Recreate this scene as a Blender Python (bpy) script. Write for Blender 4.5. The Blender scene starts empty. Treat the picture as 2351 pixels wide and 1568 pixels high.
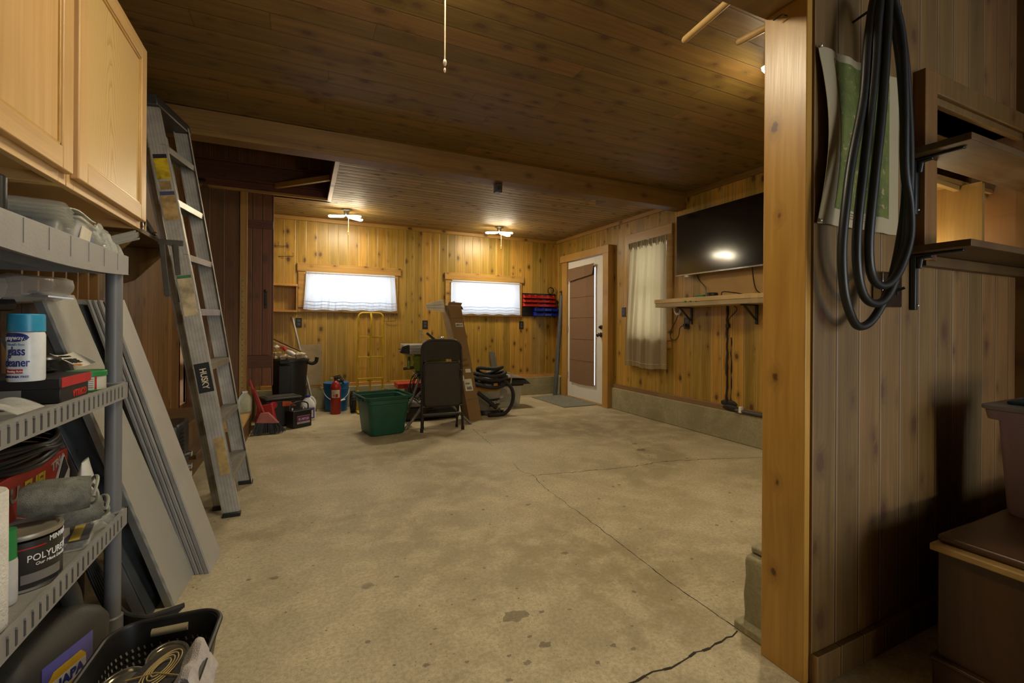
import bpy, math, random
from mathutils import Vector, Matrix
random.seed(7)
R = math.radians
C = bpy.context.scene.collection
SC = bpy.context.scene

# ---------------------------------------------------------------- camera, world, daylight, exposure
cd = bpy.data.cameras.new('camera'); cam = bpy.data.objects.new('camera', cd); C.objects.link(cam)
cd.sensor_width = 36; cd.lens = 36 * 1035 / 2351; cd.shift_y = -37.5 / 2351; cd.clip_start = .02
cam.matrix_world = Matrix.Translation((0, 0, 1.05)) @ Matrix.Rotation(R(-24.9), 4, 'Z') @ Matrix.Rotation(R(90), 4, 'X') @ Matrix.Rotation(R(.35), 4, 'Z')
SC.camera = cam
SC.view_settings.view_transform = 'Standard'; SC.view_settings.look = 'None'
SC.view_settings.exposure = 0.24; SC.view_settings.gamma = 1; SC.view_settings.use_curve_mapping = False
w = bpy.data.worlds.new('world'); SC.world = w; w.use_nodes = True
w.node_tree.nodes['Background'].inputs[0].default_value = (.78, .88, 1, 1)
w.node_tree.nodes['Background'].inputs[1].default_value = 4.6
LAMP = 165.0        # radiance of the led blades
def area(name, loc, to, sx, sy, power, col):
    l = bpy.data.lights.new(name, 'AREA'); l.shape = 'RECTANGLE'; l.size = sx; l.size_y = sy; l.energy = power; l.color = col
    o = bpy.data.objects.new(name, l); C.objects.link(o); o.location = loc
    o.rotation_euler = (Vector(to) - Vector(loc)).to_track_quat('-Z', 'Y').to_euler()
    return o
# daylight entering through the open doorway behind and to the right of the camera
area('doorway_daylight', (1.9, -1.9, .50), (1.6, .8, .62), .45, .3, 3.6, (1, .87, .64)).data.spread = R(85)

# ---------------------------------------------------------------- node helpers
class NT:
    def __init__(s, name):
        s.m = bpy.data.materials.new(name); s.m.use_nodes = True; s.t = s.m.node_tree
        s.b = s.t.nodes['Principled BSDF']; s.out = s.t.nodes['Material Output']
    def n(s, typ, **k):
        n = s.t.nodes.new('ShaderNode' + typ)
        for a, v in k.items(): setattr(n, a, v)
        return n
    def put(s, sock, v):
        if isinstance(v, bpy.types.NodeSocket): s.t.links.new(v, sock)
        elif v is not None: sock.default_value = v
    def ma(s, op, a, b=None, c=None, clamp=False):
        n = s.n('Math', operation=op, use_clamp=clamp)
        for i, v in enumerate((a, b, c)): s.put(n.inputs[i], v)
        return n.outputs[0]
    def xyz(s, v):
        n = s.n('SeparateXYZ'); s.put(n.inputs[0], v); return n.outputs
    def vec(s, x, y, z):
        n = s.n('CombineXYZ')
        for i, v in enumerate((x, y, z)): s.put(n.inputs[i], v)
        return n.outputs[0]
    def noise(s, v, scale, detail=2, rough=.5, dist=0):
        n = s.n('TexNoise'); s.put(n.inputs['Vector'], v); n.inputs['Scale'].default_value = scale
        n.inputs['Detail'].default_value = detail; n.inputs['Roughness'].default_value = rough; n.inputs['Distortion'].default_value = dist
        return n.outputs[0]
    def vor(s, v, scale, feat='F1', rnd=1):
        n = s.n('TexVoronoi', feature=feat); s.put(n.inputs['Vector'], v); n.inputs['Scale'].default_value = scale; n.inputs['Randomness'].default_value = rnd
        return n
    def ss(s, v, a, b, lo=0., hi=1.):
        n = s.n('MapRange', interpolation_type='SMOOTHSTEP'); s.put(n.inputs[0], v)
        n.inputs[1].default_value = a; n.inputs[2].default_value = b; n.inputs[3].default_value = lo; n.inputs[4].default_value = hi
        return n.outputs[0]
    def mix(s, f, a, b, mode='MIX'):
        n = s.n('Mix', data_type='RGBA', blend_type=mode); s.put(n.inputs[0], f)
        for i, v in ((6, a), (7, b)):
            if isinstance(v, tuple) and len(v) == 3: v = v + (1,)
            s.put(n.inputs[i], v)
        return n.outputs[2]
    def bump(s, h, strength=.3, dist=.01):
        n = s.n('Bump'); n.inputs['Strength'].default_value = strength; n.inputs['Distance'].default_value = dist; s.put(n.inputs['Height'], h)
        s.put(s.b.inputs['Normal'], n.outputs[0])
    def obj(s): return s.n('TexCoord').outputs['Object']
    def fin(s, col=None, rough=.5, metal=0., spec=None):
        if isinstance(col, tuple) and len(col) == 3: col = col + (1,)
        s.put(s.b.inputs['Base Color'], col); s.put(s.b.inputs['Roughness'], rough); s.put(s.b.inputs['Metallic'], metal)
        if spec is not None: s.b.inputs['Specular IOR Level'].default_value = spec
        return s.m

_plain = {}
def plain(col, rough=.5, metal=0., bump=0., var=.12, scale=40., spec=None):
    """solid stuff with a little procedural unevenness"""
    key = (col, rough, metal, bump, var, scale, spec)
    if key in _plain: return _plain[key]
    t = NT('surface'); o = t.obj()
    f = t.noise(o, scale * .3, 4, .6)
    c = t.mix(t.ss(f, .3, .7), tuple(x * (1 - var) for x in col), tuple(min(1, x * (1 + var)) for x in col))
    if bump: t.bump(t.noise(o, scale * 4, 3), bump, .004)
    r = t.ma('MULTIPLY_ADD', f, .12, max(0, rough - .06))
    _plain[key] = t.fin(c, r, metal, spec); return _plain[key]

def wood(name, light, dark, across=0, along=2, width=.12, groove=.0045, glow=None, joint=0., knots=.5, rough=.42, var=.25, ring=330., streak=.3, bumpk=.35, knotcol=(.09, .035, .01), offset=0.):
    """boards: colour per board, cathedral grain, knots, dark v grooves and butt joints"""
    t = NT(name); P = t.xyz(t.obj()); third = 3 - across - along
    U, V, W = t.ma('ADD', P[across], offset + 20), t.ma('ADD', P[along], 10.), P[third]
    s = t.ma('DIVIDE', U, width); idx = t.ma('FLOOR', s); fr = t.ma('SUBTRACT', s, idx)
    edge = t.ma('MULTIPLY', t.ma('MINIMUM', fr, t.ma('SUBTRACT', 1., fr)), width)
    jid = idx
    if joint:
        wn0 = t.n('TexWhiteNoise', noise_dimensions='1D'); t.put(wn0.inputs['W'], idx)
        q = t.ma('ADD', t.ma('DIVIDE', V, joint), t.ma('MULTIPLY', wn0.outputs[0], 7.3)); qi = t.ma('FLOOR', q); qf = t.ma('SUBTRACT', q, qi)
        e2 = t.ma('MULTIPLY', t.ma('MINIMUM', qf, t.ma('SUBTRACT', 1., qf)), joint)
        jid = t.ma('ADD', idx, t.ma('MULTIPLY', qi, 31.7))
    wn = t.n('TexWhiteNoise', noise_dimensions='1D'); t.put(wn.inputs['W'], jid); rnd = wn.outputs[0]
    r1 = t.ma('MULTIPLY', rnd, 37.)
    u = t.ma('ADD', U, r1); v = t.ma('ADD', V, t.ma('MULTIPLY', rnd, 91.))
    # knots
    vo = t.vor(t.vec(u, t.ma('MULTIPLY', v, .62), 0.), 7.5); vo.voronoi_dimensions = '2D'
    d = t.ma('DIVIDE', vo.outputs['Distance'], 7.5)
    cr = t.xyz(vo.outputs['Color'])[0]
    size = t.ma('MULTIPLY_ADD', t.ss(cr, 1 - knots, 1., 0., 1.), .014, .004)
    rel = t.ma('ADD', t.ma('SUBTRACT', d, size), t.ma('MULTIPLY', t.ma('SUBTRACT', t.noise(t.vec(u, v, 0.), 60., 2), .5), .012))
    on = t.ma('GREATER_THAN', cr, 1 - knots)
    knot = t.ma('MULTIPLY', t.ss(rel, -.004, .003, 1., 0.), on)
    halo = t.ma('MULTIPLY', t.ss(rel, -.002, .03, 1., 0.), on)
    # grain
    warp = t.noise(t.vec(t.ma('MULTIPLY', u, 6.), t.ma('MULTIPLY', v, .7), W), 1.3, 3, .45)
    ph = t.ma('MULTIPLY_ADD', t.ma('MULTIPLY', u, ring), 1., t.ma('MULTIPLY_ADD', warp, 60., t.ma('MULTIPLY', halo, 9.)))
    rg = t.ma('POWER', t.ma('MULTIPLY_ADD', t.ma('SINE', ph), .5, .5), .6)
    fine = t.noise(t.vec(t.ma('MULTIPLY', u, 240.), t.ma('MULTIPLY', v, 7.), t.ma('MULTIPLY', W, 240.)), 1., 3)
    med = t.noise(t.vec(t.ma('MULTIPLY', u, 38.), t.ma('MULTIPLY', v, 1.1), W), 1., 4, .6)
    tone = t.ma('ADD', t.ma('MULTIPLY', rg, .2), t.ma('ADD', t.ma('MULTIPLY', fine, .3), t.ma('MULTIPLY', t.ss(med, .3, .7), .5)))
    col = t.mix(tone, dark, light)
    blotch = t.noise(t.vec(t.ma('MULTIPLY', u, 9.), t.ma('MULTIPLY', v, 2.2), W), 1., 3, .5)
    col = t.mix(t.ma('MULTIPLY', t.ss(blotch, .45, .7), .28), col, tuple(x * .75 for x in dark))
    br = t.ma('MULTIPLY_ADD', rnd, var * 2, 1 - var)
    hs = t.n('HueSaturation'); t.put(hs.inputs['Value'], br); t.put(hs.inputs['Color'], col)
    t.put(hs.inputs['Hue'], t.ma('MULTIPLY_ADD', rnd, -.018, .509))
    col = hs.outputs[0]
    st = t.ss(t.noise(t.vec(t.ma('MULTIPLY', u, 14.), t.ma('MULTIPLY', v, 1.3), W), 1., 4, .65), .6, .8)
    col = t.mix(t.ma('MULTIPLY', st, streak), col, tuple(x * .35 for x in dark))
    col = t.mix(t.ma('MULTIPLY', halo, .5), col, tuple(x * .6 for x in dark))
    col = t.mix(t.ma('MULTIPLY', knot, .92), col, knotcol)
    h = t.ma('MULTIPLY', fine, .1)
    if groove:
        g = t.ss(edge, groove * .35, groove, 1., 0.)
        if glow: # the lighter bevel beside each groove
            col = t.mix(t.ma('MULTIPLY', t.ss(edge, groove * 2.2, groove * 1.6, 0., 1.), .5), col, glow)
        if joint: g = t.ma('MAXIMUM', g, t.ss(e2, .0008, .002, 1., 0.))
        col = t.mix(t.ma('MULTIPLY', g, .8), col, tuple(x * .12 for x in dark))
        h = t.ma('SUBTRACT', h, t.ma('MULTIPLY', t.ss(edge, 0., groove * 1.8, 1., 0.), 1.))
    t.bump(h, bumpk, .006)
    return t.fin(col, t.ma('MULTIPLY_ADD', fine, .15, rough - .06))

def emit(col, s):
    t = NT('glowing'); e = t.n('Emission'); e.inputs[0].default_value = col + (1,); e.inputs[1].default_value = s
    t.t.links.new(e.outputs[0], t.out.inputs[0]); return t.m

def film(col, opac=.3, rough=.15, ir=.0):
    """thin clear or translucent plastic"""
    t = NT('clear_plastic'); tr = t.n('BsdfTransparent'); mx = t.n('MixShader')
    tr.inputs[0].default_value = tuple(.6 + .4 * x for x in col) + (1,)
    f = t.n('LayerWeight'); f.inputs[0].default_value = .35
    fac = t.ma('MULTIPLY_ADD', f.outputs['Facing'], .38, opac, clamp=True)
    nz = t.noise(t.obj(), 60, 3); t.bump(nz, .25, .004)
    t.put(mx.inputs[0], fac); t.t.links.new(tr.outputs[0], mx.inputs[1]); t.t.links.new(t.b.outputs[0], mx.inputs[2])
    t.t.links.new(mx.outputs[0], t.out.inputs[0]); t.fin(col, rough, 0); return t.m

def cloth(col, transl=.4, clear=0., scale=600.):
    t = NT('fabric'); o = t.obj(); P = t.xyz(o)
    wv = t.noise(t.vec(t.ma('MULTIPLY', P[0], 1.), t.ma('MULTIPLY', P[1], 1.), t.ma('MULTIPLY', P[2], 3.)), scale * .3, 2)
    c = t.mix(wv, tuple(x * .85 for x in col), tuple(min(1, x * 1.1) for x in col))
    tl = t.n('BsdfTranslucent'); t.put(tl.inputs[0], c); mx = t.n('MixShader'); mx.inputs[0].default_value = transl
    t.t.links.new(t.b.outputs[0], mx.inputs[1]); t.t.links.new(tl.outputs[0], mx.inputs[2]); last = mx
    if clear:
        tr = t.n('BsdfTransparent'); m2 = t.n('MixShader'); m2.inputs[0].default_value = clear
        t.t.links.new(mx.outputs[0], m2.inputs[1]); t.t.links.new(tr.outputs[0], m2.inputs[2]); last = m2
    t.t.links.new(last.outputs[0], t.out.inputs[0]); t.fin(c, .9, 0, .1); return t.m

# ---------------------------------------------------------------- mesh builder
class MB:
    def __init__(s): s.v = []; s.f = []; s.mi = []; s.cur = 0; s.X = Matrix.Identity(4)
    def add(s, vs, fs):
        b = len(s.v); s.v += [s.X @ Vector(p) for p in vs]; s.f += [tuple(b + i for i in f) for f in fs]; s.mi += [s.cur] * len(fs); return s
    def at(s, loc=(0, 0, 0), rz=0, rx=0, ry=0):
        s.X = Matrix.Translation(loc) @ Matrix.Rotation(R(rz), 4, 'Z') @ Matrix.Rotation(R(ry), 4, 'Y') @ Matrix.Rotation(R(rx), 4, 'X'); return s
    def mat(s, i): s.cur = i; return s
    def box(s, x0, x1, y0, y1, z0, z1):
        return s.add([(x, y, z) for z in (z0, z1) for y in (y0, y1) for x in (x0, x1)], [(0, 2, 3, 1), (4, 5, 7, 6), (0, 1, 5, 4), (2, 6, 7, 3), (0, 4, 6, 2), (1, 3, 7, 5)])
    def hexa(s, bot, top):
        return s.add(list(bot) + list(top), [(3, 2, 1, 0), (4, 5, 6, 7), (0, 1, 5, 4), (1, 2, 6, 5), (2, 3, 7, 6), (3, 0, 4, 7)])
    def bar(s, p, q, w, h, up=(0, 0, 1)):
        """rectangular bar from p to q, w across, h along up"""
        p, q = Vector(p), Vector(q); d = (q - p).normalized(); up = Vector(up); a = d.cross(up).normalized(); b = a.cross(d).normalized()
        o = [a * (i * w / 2) + b * (j * h / 2) for i, j in ((-1, -1), (1, -1), (1, 1), (-1, 1))]
        return s.hexa([p + k for k in o], [q + k for k in o])
    def prism(s, poly, z0, z1, ax='z'):
        def m(a, b, c): return {'z': (a, b, c), 'y': (a, c, b), 'x': (c, a, b)}[ax]
        n = len(poly); vs = [m(a, b, z0) for a, b in poly] + [m(a, b, z1) for a, b in poly]
        fs = [tuple(range(n))[::-1], tuple(range(n, 2 * n))] + [(i, (i + 1) % n, n + (i + 1) % n, n + i) for i in range(n)]
        return s.add(vs, fs)
    def tube(s, pts, r, n=8, closed=False, rr=None, caps=True, flat=1.):
        pts = [Vector(p) for p in pts]; m = len(pts); rings = []; prev = None
        for i, p in enumerate(pts):
            a = pts[(i - 1) % m] if (closed or i) else p; b = pts[(i + 1) % m] if (closed or i < m - 1) else p
            d = (b - a)
            d = d.normalized() if d.length > 1e-9 else Vector((0, 0, 1))
            if prev is None:
                u = d.orthogonal().normalized()
            else:
                u = prev - d * prev.dot(d); u = u.normalized() if u.length > 1e-6 else d.orthogonal().normalized()
            prev = u; v = d.cross(u); ra = rr[i] if rr else r
            rings.append([p + (u * math.cos(2 * math.pi * k / n) + v * math.sin(2 * math.pi * k / n) * flat) * ra for k in range(n)])
        vs = [q for g in rings for q in g]; fs = []
        for i in range(m if closed else m - 1):
            j = (i + 1) % m
            for k in range(n): fs.append((i * n + k, i * n + (k + 1) % n, j * n + (k + 1) % n, j * n + k))
        if not closed and caps: fs += [tuple(range(n))[::-1], tuple((m - 1) * n + k for k in range(n))]
        return s.add(vs, fs)
    def cyl(s, p, q, r, r2=None, n=20): return s.tube([p, q], r, n, rr=[r, r if r2 is None else r2])
    def lathe(s, prof, c=(0, 0, 0), n=28, sx=1., sy=1., a0=0., a1=360.):
        """prof: (radius, z) from bottom to top; closed full turn"""
        full = abs(a1 - a0) >= 359.9; k = n if full else n + 1; vs = []; fs = []
        for r_, z in prof:
            for i in range(k):
                a = R(a0 + (a1 - a0) * i / n); vs.append((c[0] + r_ * sx * math.cos(a), c[1] + r_ * sy * math.sin(a), c[2] + z))
        for j in range(len(prof) - 1):
            for i in range(n):
                i2 = (i + 1) % k; fs.append((j * k + i, j * k + i2, (j + 1) * k + i2, (j + 1) * k + i))
        if full:
            if prof[0][0] > 1e-5: fs.append(tuple(range(k))[::-1])
            if prof[-1][0] > 1e-5: fs.append(tuple((len(prof) - 1) * k + i for i in range(k)))
        return s.add(vs, fs)
    def shell(s, prof, th, c=(0, 0, 0), n=28, sx=1., sy=1.):
        """open vessel: outer profile up, inner profile down"""
        inner = [(max(r_ - th, 1e-5), z + (th if i == 0 else 0)) for i, (r_, z) in enumerate(prof)][::-1]
        b = [(1e-5, prof[0][1])] + list(prof) + inner + [(1e-5, prof[0][1] + th)]
        return s.lathe(b, c, n, sx, sy)
    def rrect(s, prof, th=None, n=5, rc=.04):
        """stack of rounded rectangles (hx, hy, z); with th an open tub"""
        if th: prof = list(prof) + [(hx - th, hy - th, z if i else z) for i, (hx, hy, z) in enumerate(prof[::-1])]; prof[-1] = (prof[-1][0], prof[-1][1], prof[-1][2] + th)
        vs = []; K = 4 * (n + 1)
        for hx, hy, z in prof:
            for q, (sx, sy) in enumerate(((1, 1), (-1, 1), (-1, -1), (1, -1))):
                for i in range(n + 1):
                    a = R(90 * q + 90 * i / n); c = min(rc, hx * .9, hy * .9)
                    vs.append((sx * (hx - c) + c * math.cos(a), sy * (hy - c) + c * math.sin(a), z))
        fs = [tuple(range(K))[::-1], tuple((len(prof) - 1) * K + i for i in range(K))]
        for j in range(len(prof) - 1):
            for i in range(K): fs.append((j * K + i, j * K + (i + 1) % K, (j + 1) * K + (i + 1) % K, (j + 1) * K + i))
        return s.add(vs, fs)
    def ball(s, c, rx, ry=None, rz=None, n=14, m=8):
        ry = ry or rx; rz = rz or rx
        vs = [(c[0], c[1], c[2] - rz)]; fs = []
        for j in range(1, m):
            t_ = -math.pi / 2 + math.pi * j / m
            for i in range(n):
                a = 2 * math.pi * i / n; vs.append((c[0] + rx * math.cos(t_) * math.cos(a), c[1] + ry * math.cos(t_) * math.sin(a), c[2] + rz * math.sin(t_)))
        vs.append((c[0], c[1], c[2] + rz))
        for i in range(n): fs.append((0, 1 + (i + 1) % n, 1 + i)); fs.append((len(vs) - 1, 1 + (m - 2) * n + i, 1 + (m - 2) * n + (i + 1) % n))
        for j in range(m - 2):
            for i in range(n): fs.append((1 + j * n + i, 1 + j * n + (i + 1) % n, 1 + (j + 1) * n + (i + 1) % n, 1 + (j + 1) * n + i))
        return s.add(vs, fs)
    def sheet(s, fn, nu, nv, th=.002, axis=(0, 0, 1)):
        """fn(u, v) -> point, u and v in 0..1, thickened along axis"""
        a = Vector(axis) * th; g = [Vector(fn(i / nu, j / nv)) for j in range(nv + 1) for i in range(nu + 1)]; K = len(g); W_ = nu + 1
        vs = g + [p + a for p in g]; fs = []
        for j in range(nv):
            for i in range(nu):
                q = (j * W_ + i, j * W_ + i + 1, (j + 1) * W_ + i + 1, (j + 1) * W_ + i); fs.append(q[::-1]); fs.append(tuple(K + k for k in q))
        bd = [i for i in range(W_)] + [j * W_ + nu for j in range(1, nv + 1)] + [nv * W_ + i for i in range(nu - 1, -1, -1)] + [j * W_ for j in range(nv - 1, 0, -1)]
        for a_, b_ in zip(bd, bd[1:] + bd[:1]): fs.append((a_, b_, K + b_, K + a_))
        return s.add(vs, fs)
    def quad(s, a, b, c, d): return s.add([a, b, c, d], [(0, 1, 2, 3)])
    def build(s, name, mats, parent=None, bevel=0., smooth=True, seg=2):
        me = bpy.data.meshes.new(name)

        vs = s.v
        if parent is not None and not root_of(parent).get('_local'): 
            m = root_matrix(parent).inverted(); vs = [m @ p for p in vs]
        me.from_pydata([tuple(p) for p in vs], [], s.f); me.update()
        if not isinstance(mats, (list, tuple)): mats = [mats]
        for m_ in mats: me.materials.append(m_)
        me.polygons.foreach_set('material_index', s.mi)
        if smooth:
            me.polygons.foreach_set('use_smooth', [True] * len(me.polygons))
            me.set_sharp_from_angle(angle=R(38))
        import bmesh
        bm = bmesh.new(); bm.from_mesh(me); bmesh.ops.recalc_face_normals(bm, faces=bm.faces); bm.to_mesh(me); bm.free()
        o = bpy.data.objects.new(name, me); C.objects.link(o)
        if parent is not None: o.parent = parent
        if bevel:
            md = o.modifiers.new('bevel', 'BEVEL'); md.width = bevel; md.segments = seg; md.limit_method = 'ANGLE'; md.angle_limit = R(40)
            md.harden_normals = False
        return o
def root_of(o):
    while o.parent is not None: o = o.parent
    return o
def root_matrix(o):
    r_ = root_of(o)
    return Matrix.Translation(r_.location) @ r_.rotation_euler.to_matrix().to_4x4()
def tag(o, label, cat, group=None, kind=None):
    o['label'] = label
    if cat: o['category'] = cat
    if group: o['group'] = group
    if kind: o['kind'] = kind
    return o
def thing(name, label, cat, loc=(0, 0, 0), rz=0, group=None, local=False):
    o = bpy.data.objects.new(name, None); C.objects.link(o); o.location = loc; o.rotation_euler = (0, 0, R(rz)); o.empty_display_size = .05
    if local: o['_local'] = 1
    return tag(o, label, cat, group)
def struct(name, mb, m, label=None, bevel=0., parent=None, smooth=True):
    o = mb.build(name, m, parent, bevel, smooth)
    if parent is None: o['kind'] = 'structure'; o['label'] = label or name.replace('_', ' ')
    elif label: o['label'] = label
    return o
def clone(root, loc, rz=None, label=None):
    c = root.copy(); C.objects.link(c); c.location = loc
    if rz is not None: c.rotation_euler = (0, 0, R(rz))
    if label: c['label'] = label
    for ch in list(root.children):
        d = ch.copy(); C.objects.link(d); d.parent = c
        for g in ch.children:
            e = g.copy(); C.objects.link(e); e.parent = d
    return c
def text(s_, size, M, m, parent, name='lettering', ext=.0006, wrap=None, shear=0., sx=1., align='CENTER', bold=0.):
    """lettering as mesh; M places it (text runs +X, up +Y, facing +Z); wrap = cylinder radius"""
    cu = bpy.data.curves.new('t', 'FONT'); cu.body = s_; cu.size = size; cu.extrude = ext; cu.align_x = align; cu.align_y = 'CENTER'; cu.shear = shear; cu.offset = bold
    cu.resolution_u = 3
    o = bpy.data.objects.new('t', cu); C.objects.link(o)
    bpy.context.view_layer.update()
    me = bpy.data.meshes.new_from_object(o.evaluated_get(bpy.context.evaluated_depsgraph_get()))
    mb = MB(); vs = []
    for v in me.vertices:
        x, y, z = v.co; x *= sx
        if wrap: a = x / wrap; x = math.sin(a) * (wrap + z); z = math.cos(a) * (wrap + z) - wrap
        vs.append(M @ Vector((x, y, z)))
    mb.add(vs, [tuple(p.vertices) for p in me.polygons])
    bpy.data.objects.remove(o); bpy.data.curves.remove(cu); bpy.data.meshes.remove(me)
    return mb.build(name, m, parent, smooth=False)
def face_m(loc, rz, tilt=90, roll=0):
    """matrix for lettering on a vertical face whose outward normal points to heading rz (0 = -Y)"""
    return Matrix.Translation(loc) @ Matrix.Rotation(R(rz), 4, 'Z') @ Matrix.Rotation(R(tilt), 4, 'X') @ Matrix.Rotation(R(roll), 4, 'Z')
def arc(c, r, a0, a1, n=10, plane='xz'):
    o = []
    for i in range(n + 1):
        a = R(a0 + (a1 - a0) * i / n); p = [c[0], c[1], c[2]]
        ax = {'x': 0, 'y': 1, 'z': 2}; p[ax[plane[0]]] += r * math.cos(a); p[ax[plane[1]]] += r * math.sin(a); o.append(tuple(p))
    return o
def smoothpts(pts, k=6, closed=False):
    P_ = [Vector(p) for p in pts]; n = len(P_); out = []
    for i in range(n if closed else n - 1):
        g = lambda j: P_[j % n] if closed else P_[max(0, min(n - 1, j))]
        a, b, c, d = g(i - 1), g(i), g(i + 1), g(i + 2)
        for q in range(k):
            t = q / k; out.append(.5 * ((2 * b) + (c - a) * t + (2 * a - 5 * b + 4 * c - d) * t * t + (3 * b - a - 3 * c + d) * t ** 3))
    if not closed: out.append(P_[-1])
    return out

# ---------------------------------------------------------------- shared materials
BLK = plain((.012, .012, .013), .38); BLKM = plain((.02, .018, .016), .55); RUB = plain((.018, .018, .018), .7, bump=.3)
STEEL = plain((.55, .55, .56), .32, .9); CHROME = plain((.75, .75, .76), .12, 1.); ALU = plain((.5, .5, .48), .42, .75, var=.1)
WHT = plain((.8, .79, .76), .5); INK = plain((.01, .01, .012), .6); PAPER = plain((.72, .7, .64), .8)
RED = plain((.42, .018, .012), .35); YEL = plain((.55, .36, .02), .4); GRN = plain((.02, .22, .05), .4)
BRASS = plain((.6, .45, .2), .3, .9)
PINE_L, PINE_D = (.50, .305, .05), (.235, .122, .013)
W_BACK = wood('pine_boards_across_x', PINE_L, PINE_D, 0, 2, .12, glow=(.75, .5, .16), rough=.36)
W_RIGHT = wood('pine_boards_across_y', PINE_L, PINE_D, 1, 2, .12, glow=(.75, .5, .16), rough=.36)
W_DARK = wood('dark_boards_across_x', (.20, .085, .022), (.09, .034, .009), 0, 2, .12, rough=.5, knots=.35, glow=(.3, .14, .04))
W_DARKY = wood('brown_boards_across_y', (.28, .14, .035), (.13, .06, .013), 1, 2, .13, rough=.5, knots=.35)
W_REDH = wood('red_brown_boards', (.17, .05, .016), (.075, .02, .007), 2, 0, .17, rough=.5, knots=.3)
W_REDV = wood('red_brown_door_boards', (.24, .085, .025), (.11, .035, .01), 0, 2, .085, rough=.45, knots=.4)
W_CEIL = wood('pine_ceiling_boards', (.25, .150, .035), (.125, .07, .014), 1, 0, .128, joint=1.9, rough=.52, knots=.75, var=.16, groove=.0028)
W_CEILB = wood('narrow_ceiling_boards', (.40, .265, .085), (.22, .13, .034), 1, 0, .085, joint=2.6, rough=.6, knots=.6, var=.18, groove=.009, bumpk=.5)
W_TRIM = wood('pine_trim_x', (.56, .31, .08), (.36, .17, .035), 2, 0, .8, groove=0, rough=.4, knots=.45)
W_TRIMV = wood('pine_trim_vertical', (.56, .31, .08), (.36, .17, .035), 0, 2, .9, groove=0, rough=.4, knots=.4)
W_TRIMY = wood('pine_trim_y', (.56, .31, .08), (.36, .17, .035), 2, 1, .8, groove=0, rough=.4, knots=.4)
W_BEAM = wood('beam_wood', (.28, .15, .04), (.155, .075, .018), 2, 0, .8, groove=0, rough=.5, knots=.5)
W_POST = wood('post_wood', (.66, .36, .075), (.45, .21, .035), 1, 2, .9, groove=0, rough=.34, knots=.35, ring=150., streak=.08, offset=.05)
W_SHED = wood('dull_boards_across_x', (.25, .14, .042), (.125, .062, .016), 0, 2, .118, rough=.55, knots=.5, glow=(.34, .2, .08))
W_OAK = wood('oak_veneer', (.62, .42, .17), (.49, .31, .11), 1, 2, 3., groove=0, rough=.42, knots=0., ring=330., var=.05, streak=.0, bumpk=.2)
W_OAKH = wood('oak_rail', (.62, .42, .17), (.49, .31, .11), 2, 1, 3., groove=0, rough=.42, knots=0., ring=330., var=.05, streak=.0, bumpk=.2)
W_SHELF = wood('shelf_wood', (.15, .078, .019), (.08, .037, .008), 1, 0, .5, groove=0, rough=.5, knots=.4)
W_SHELFV = wood('shelf_wood_vertical', (.22, .12, .03), (.13, .06, .013), 0, 2, .5, groove=0, rough=.5, knots=.3)
W_CHEST = wood('chest_veneer', (.085, .034, .012), (.05, .018, .006), 1, 2, .9, groove=0, rough=.35, knots=0., var=.1)
def oak_arches():
    t = NT('oak_arched_grain'); o = t.obj(); P = t.xyz(o); u = t.ma('SUBTRACT', P[1], -.03); v = P[2]
    nz = t.noise(t.vec(0., t.ma('MULTIPLY', P[1], 6.), t.ma('MULTIPLY', v, 1.6)), 1., 3, .5)
    ph = t.ma('ADD', t.ma('MULTIPLY', t.ma('MULTIPLY', u, u), 620.), t.ma('MULTIPLY_ADD', nz, 9., t.ma('MULTIPLY', v, 11.)))
    fr = t.ma('FRACT', ph); ln = t.ma('MULTIPLY', t.ss(fr, .0, .5, 1., 0.), t.ss(fr, .92, 1., 1., 0.))
    ln = t.ss(fr, 0., .45, 1., 0.)
    fine = t.noise(t.vec(0., t.ma('MULTIPLY', P[1], 500.), t.ma('MULTIPLY', v, 14.)), 1., 3, .6)
    c = t.mix(t.ma('MULTIPLY', ln, .75), (.64, .44, .18), (.42, .26, .09)); c = t.mix(t.ma('MULTIPLY', t.ss(fine, .5, .7), .3), c, (.40, .25, .09)); t.bump(fine, .1, .002)
    return t.fin(c, .42)
W_ARCH = oak_arches()
W_PLY = wood('plywood_y', (.55, .34, .12), (.4, .22, .07), 0, 1, .9, groove=0, rough=.6, knots=.25)
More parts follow.
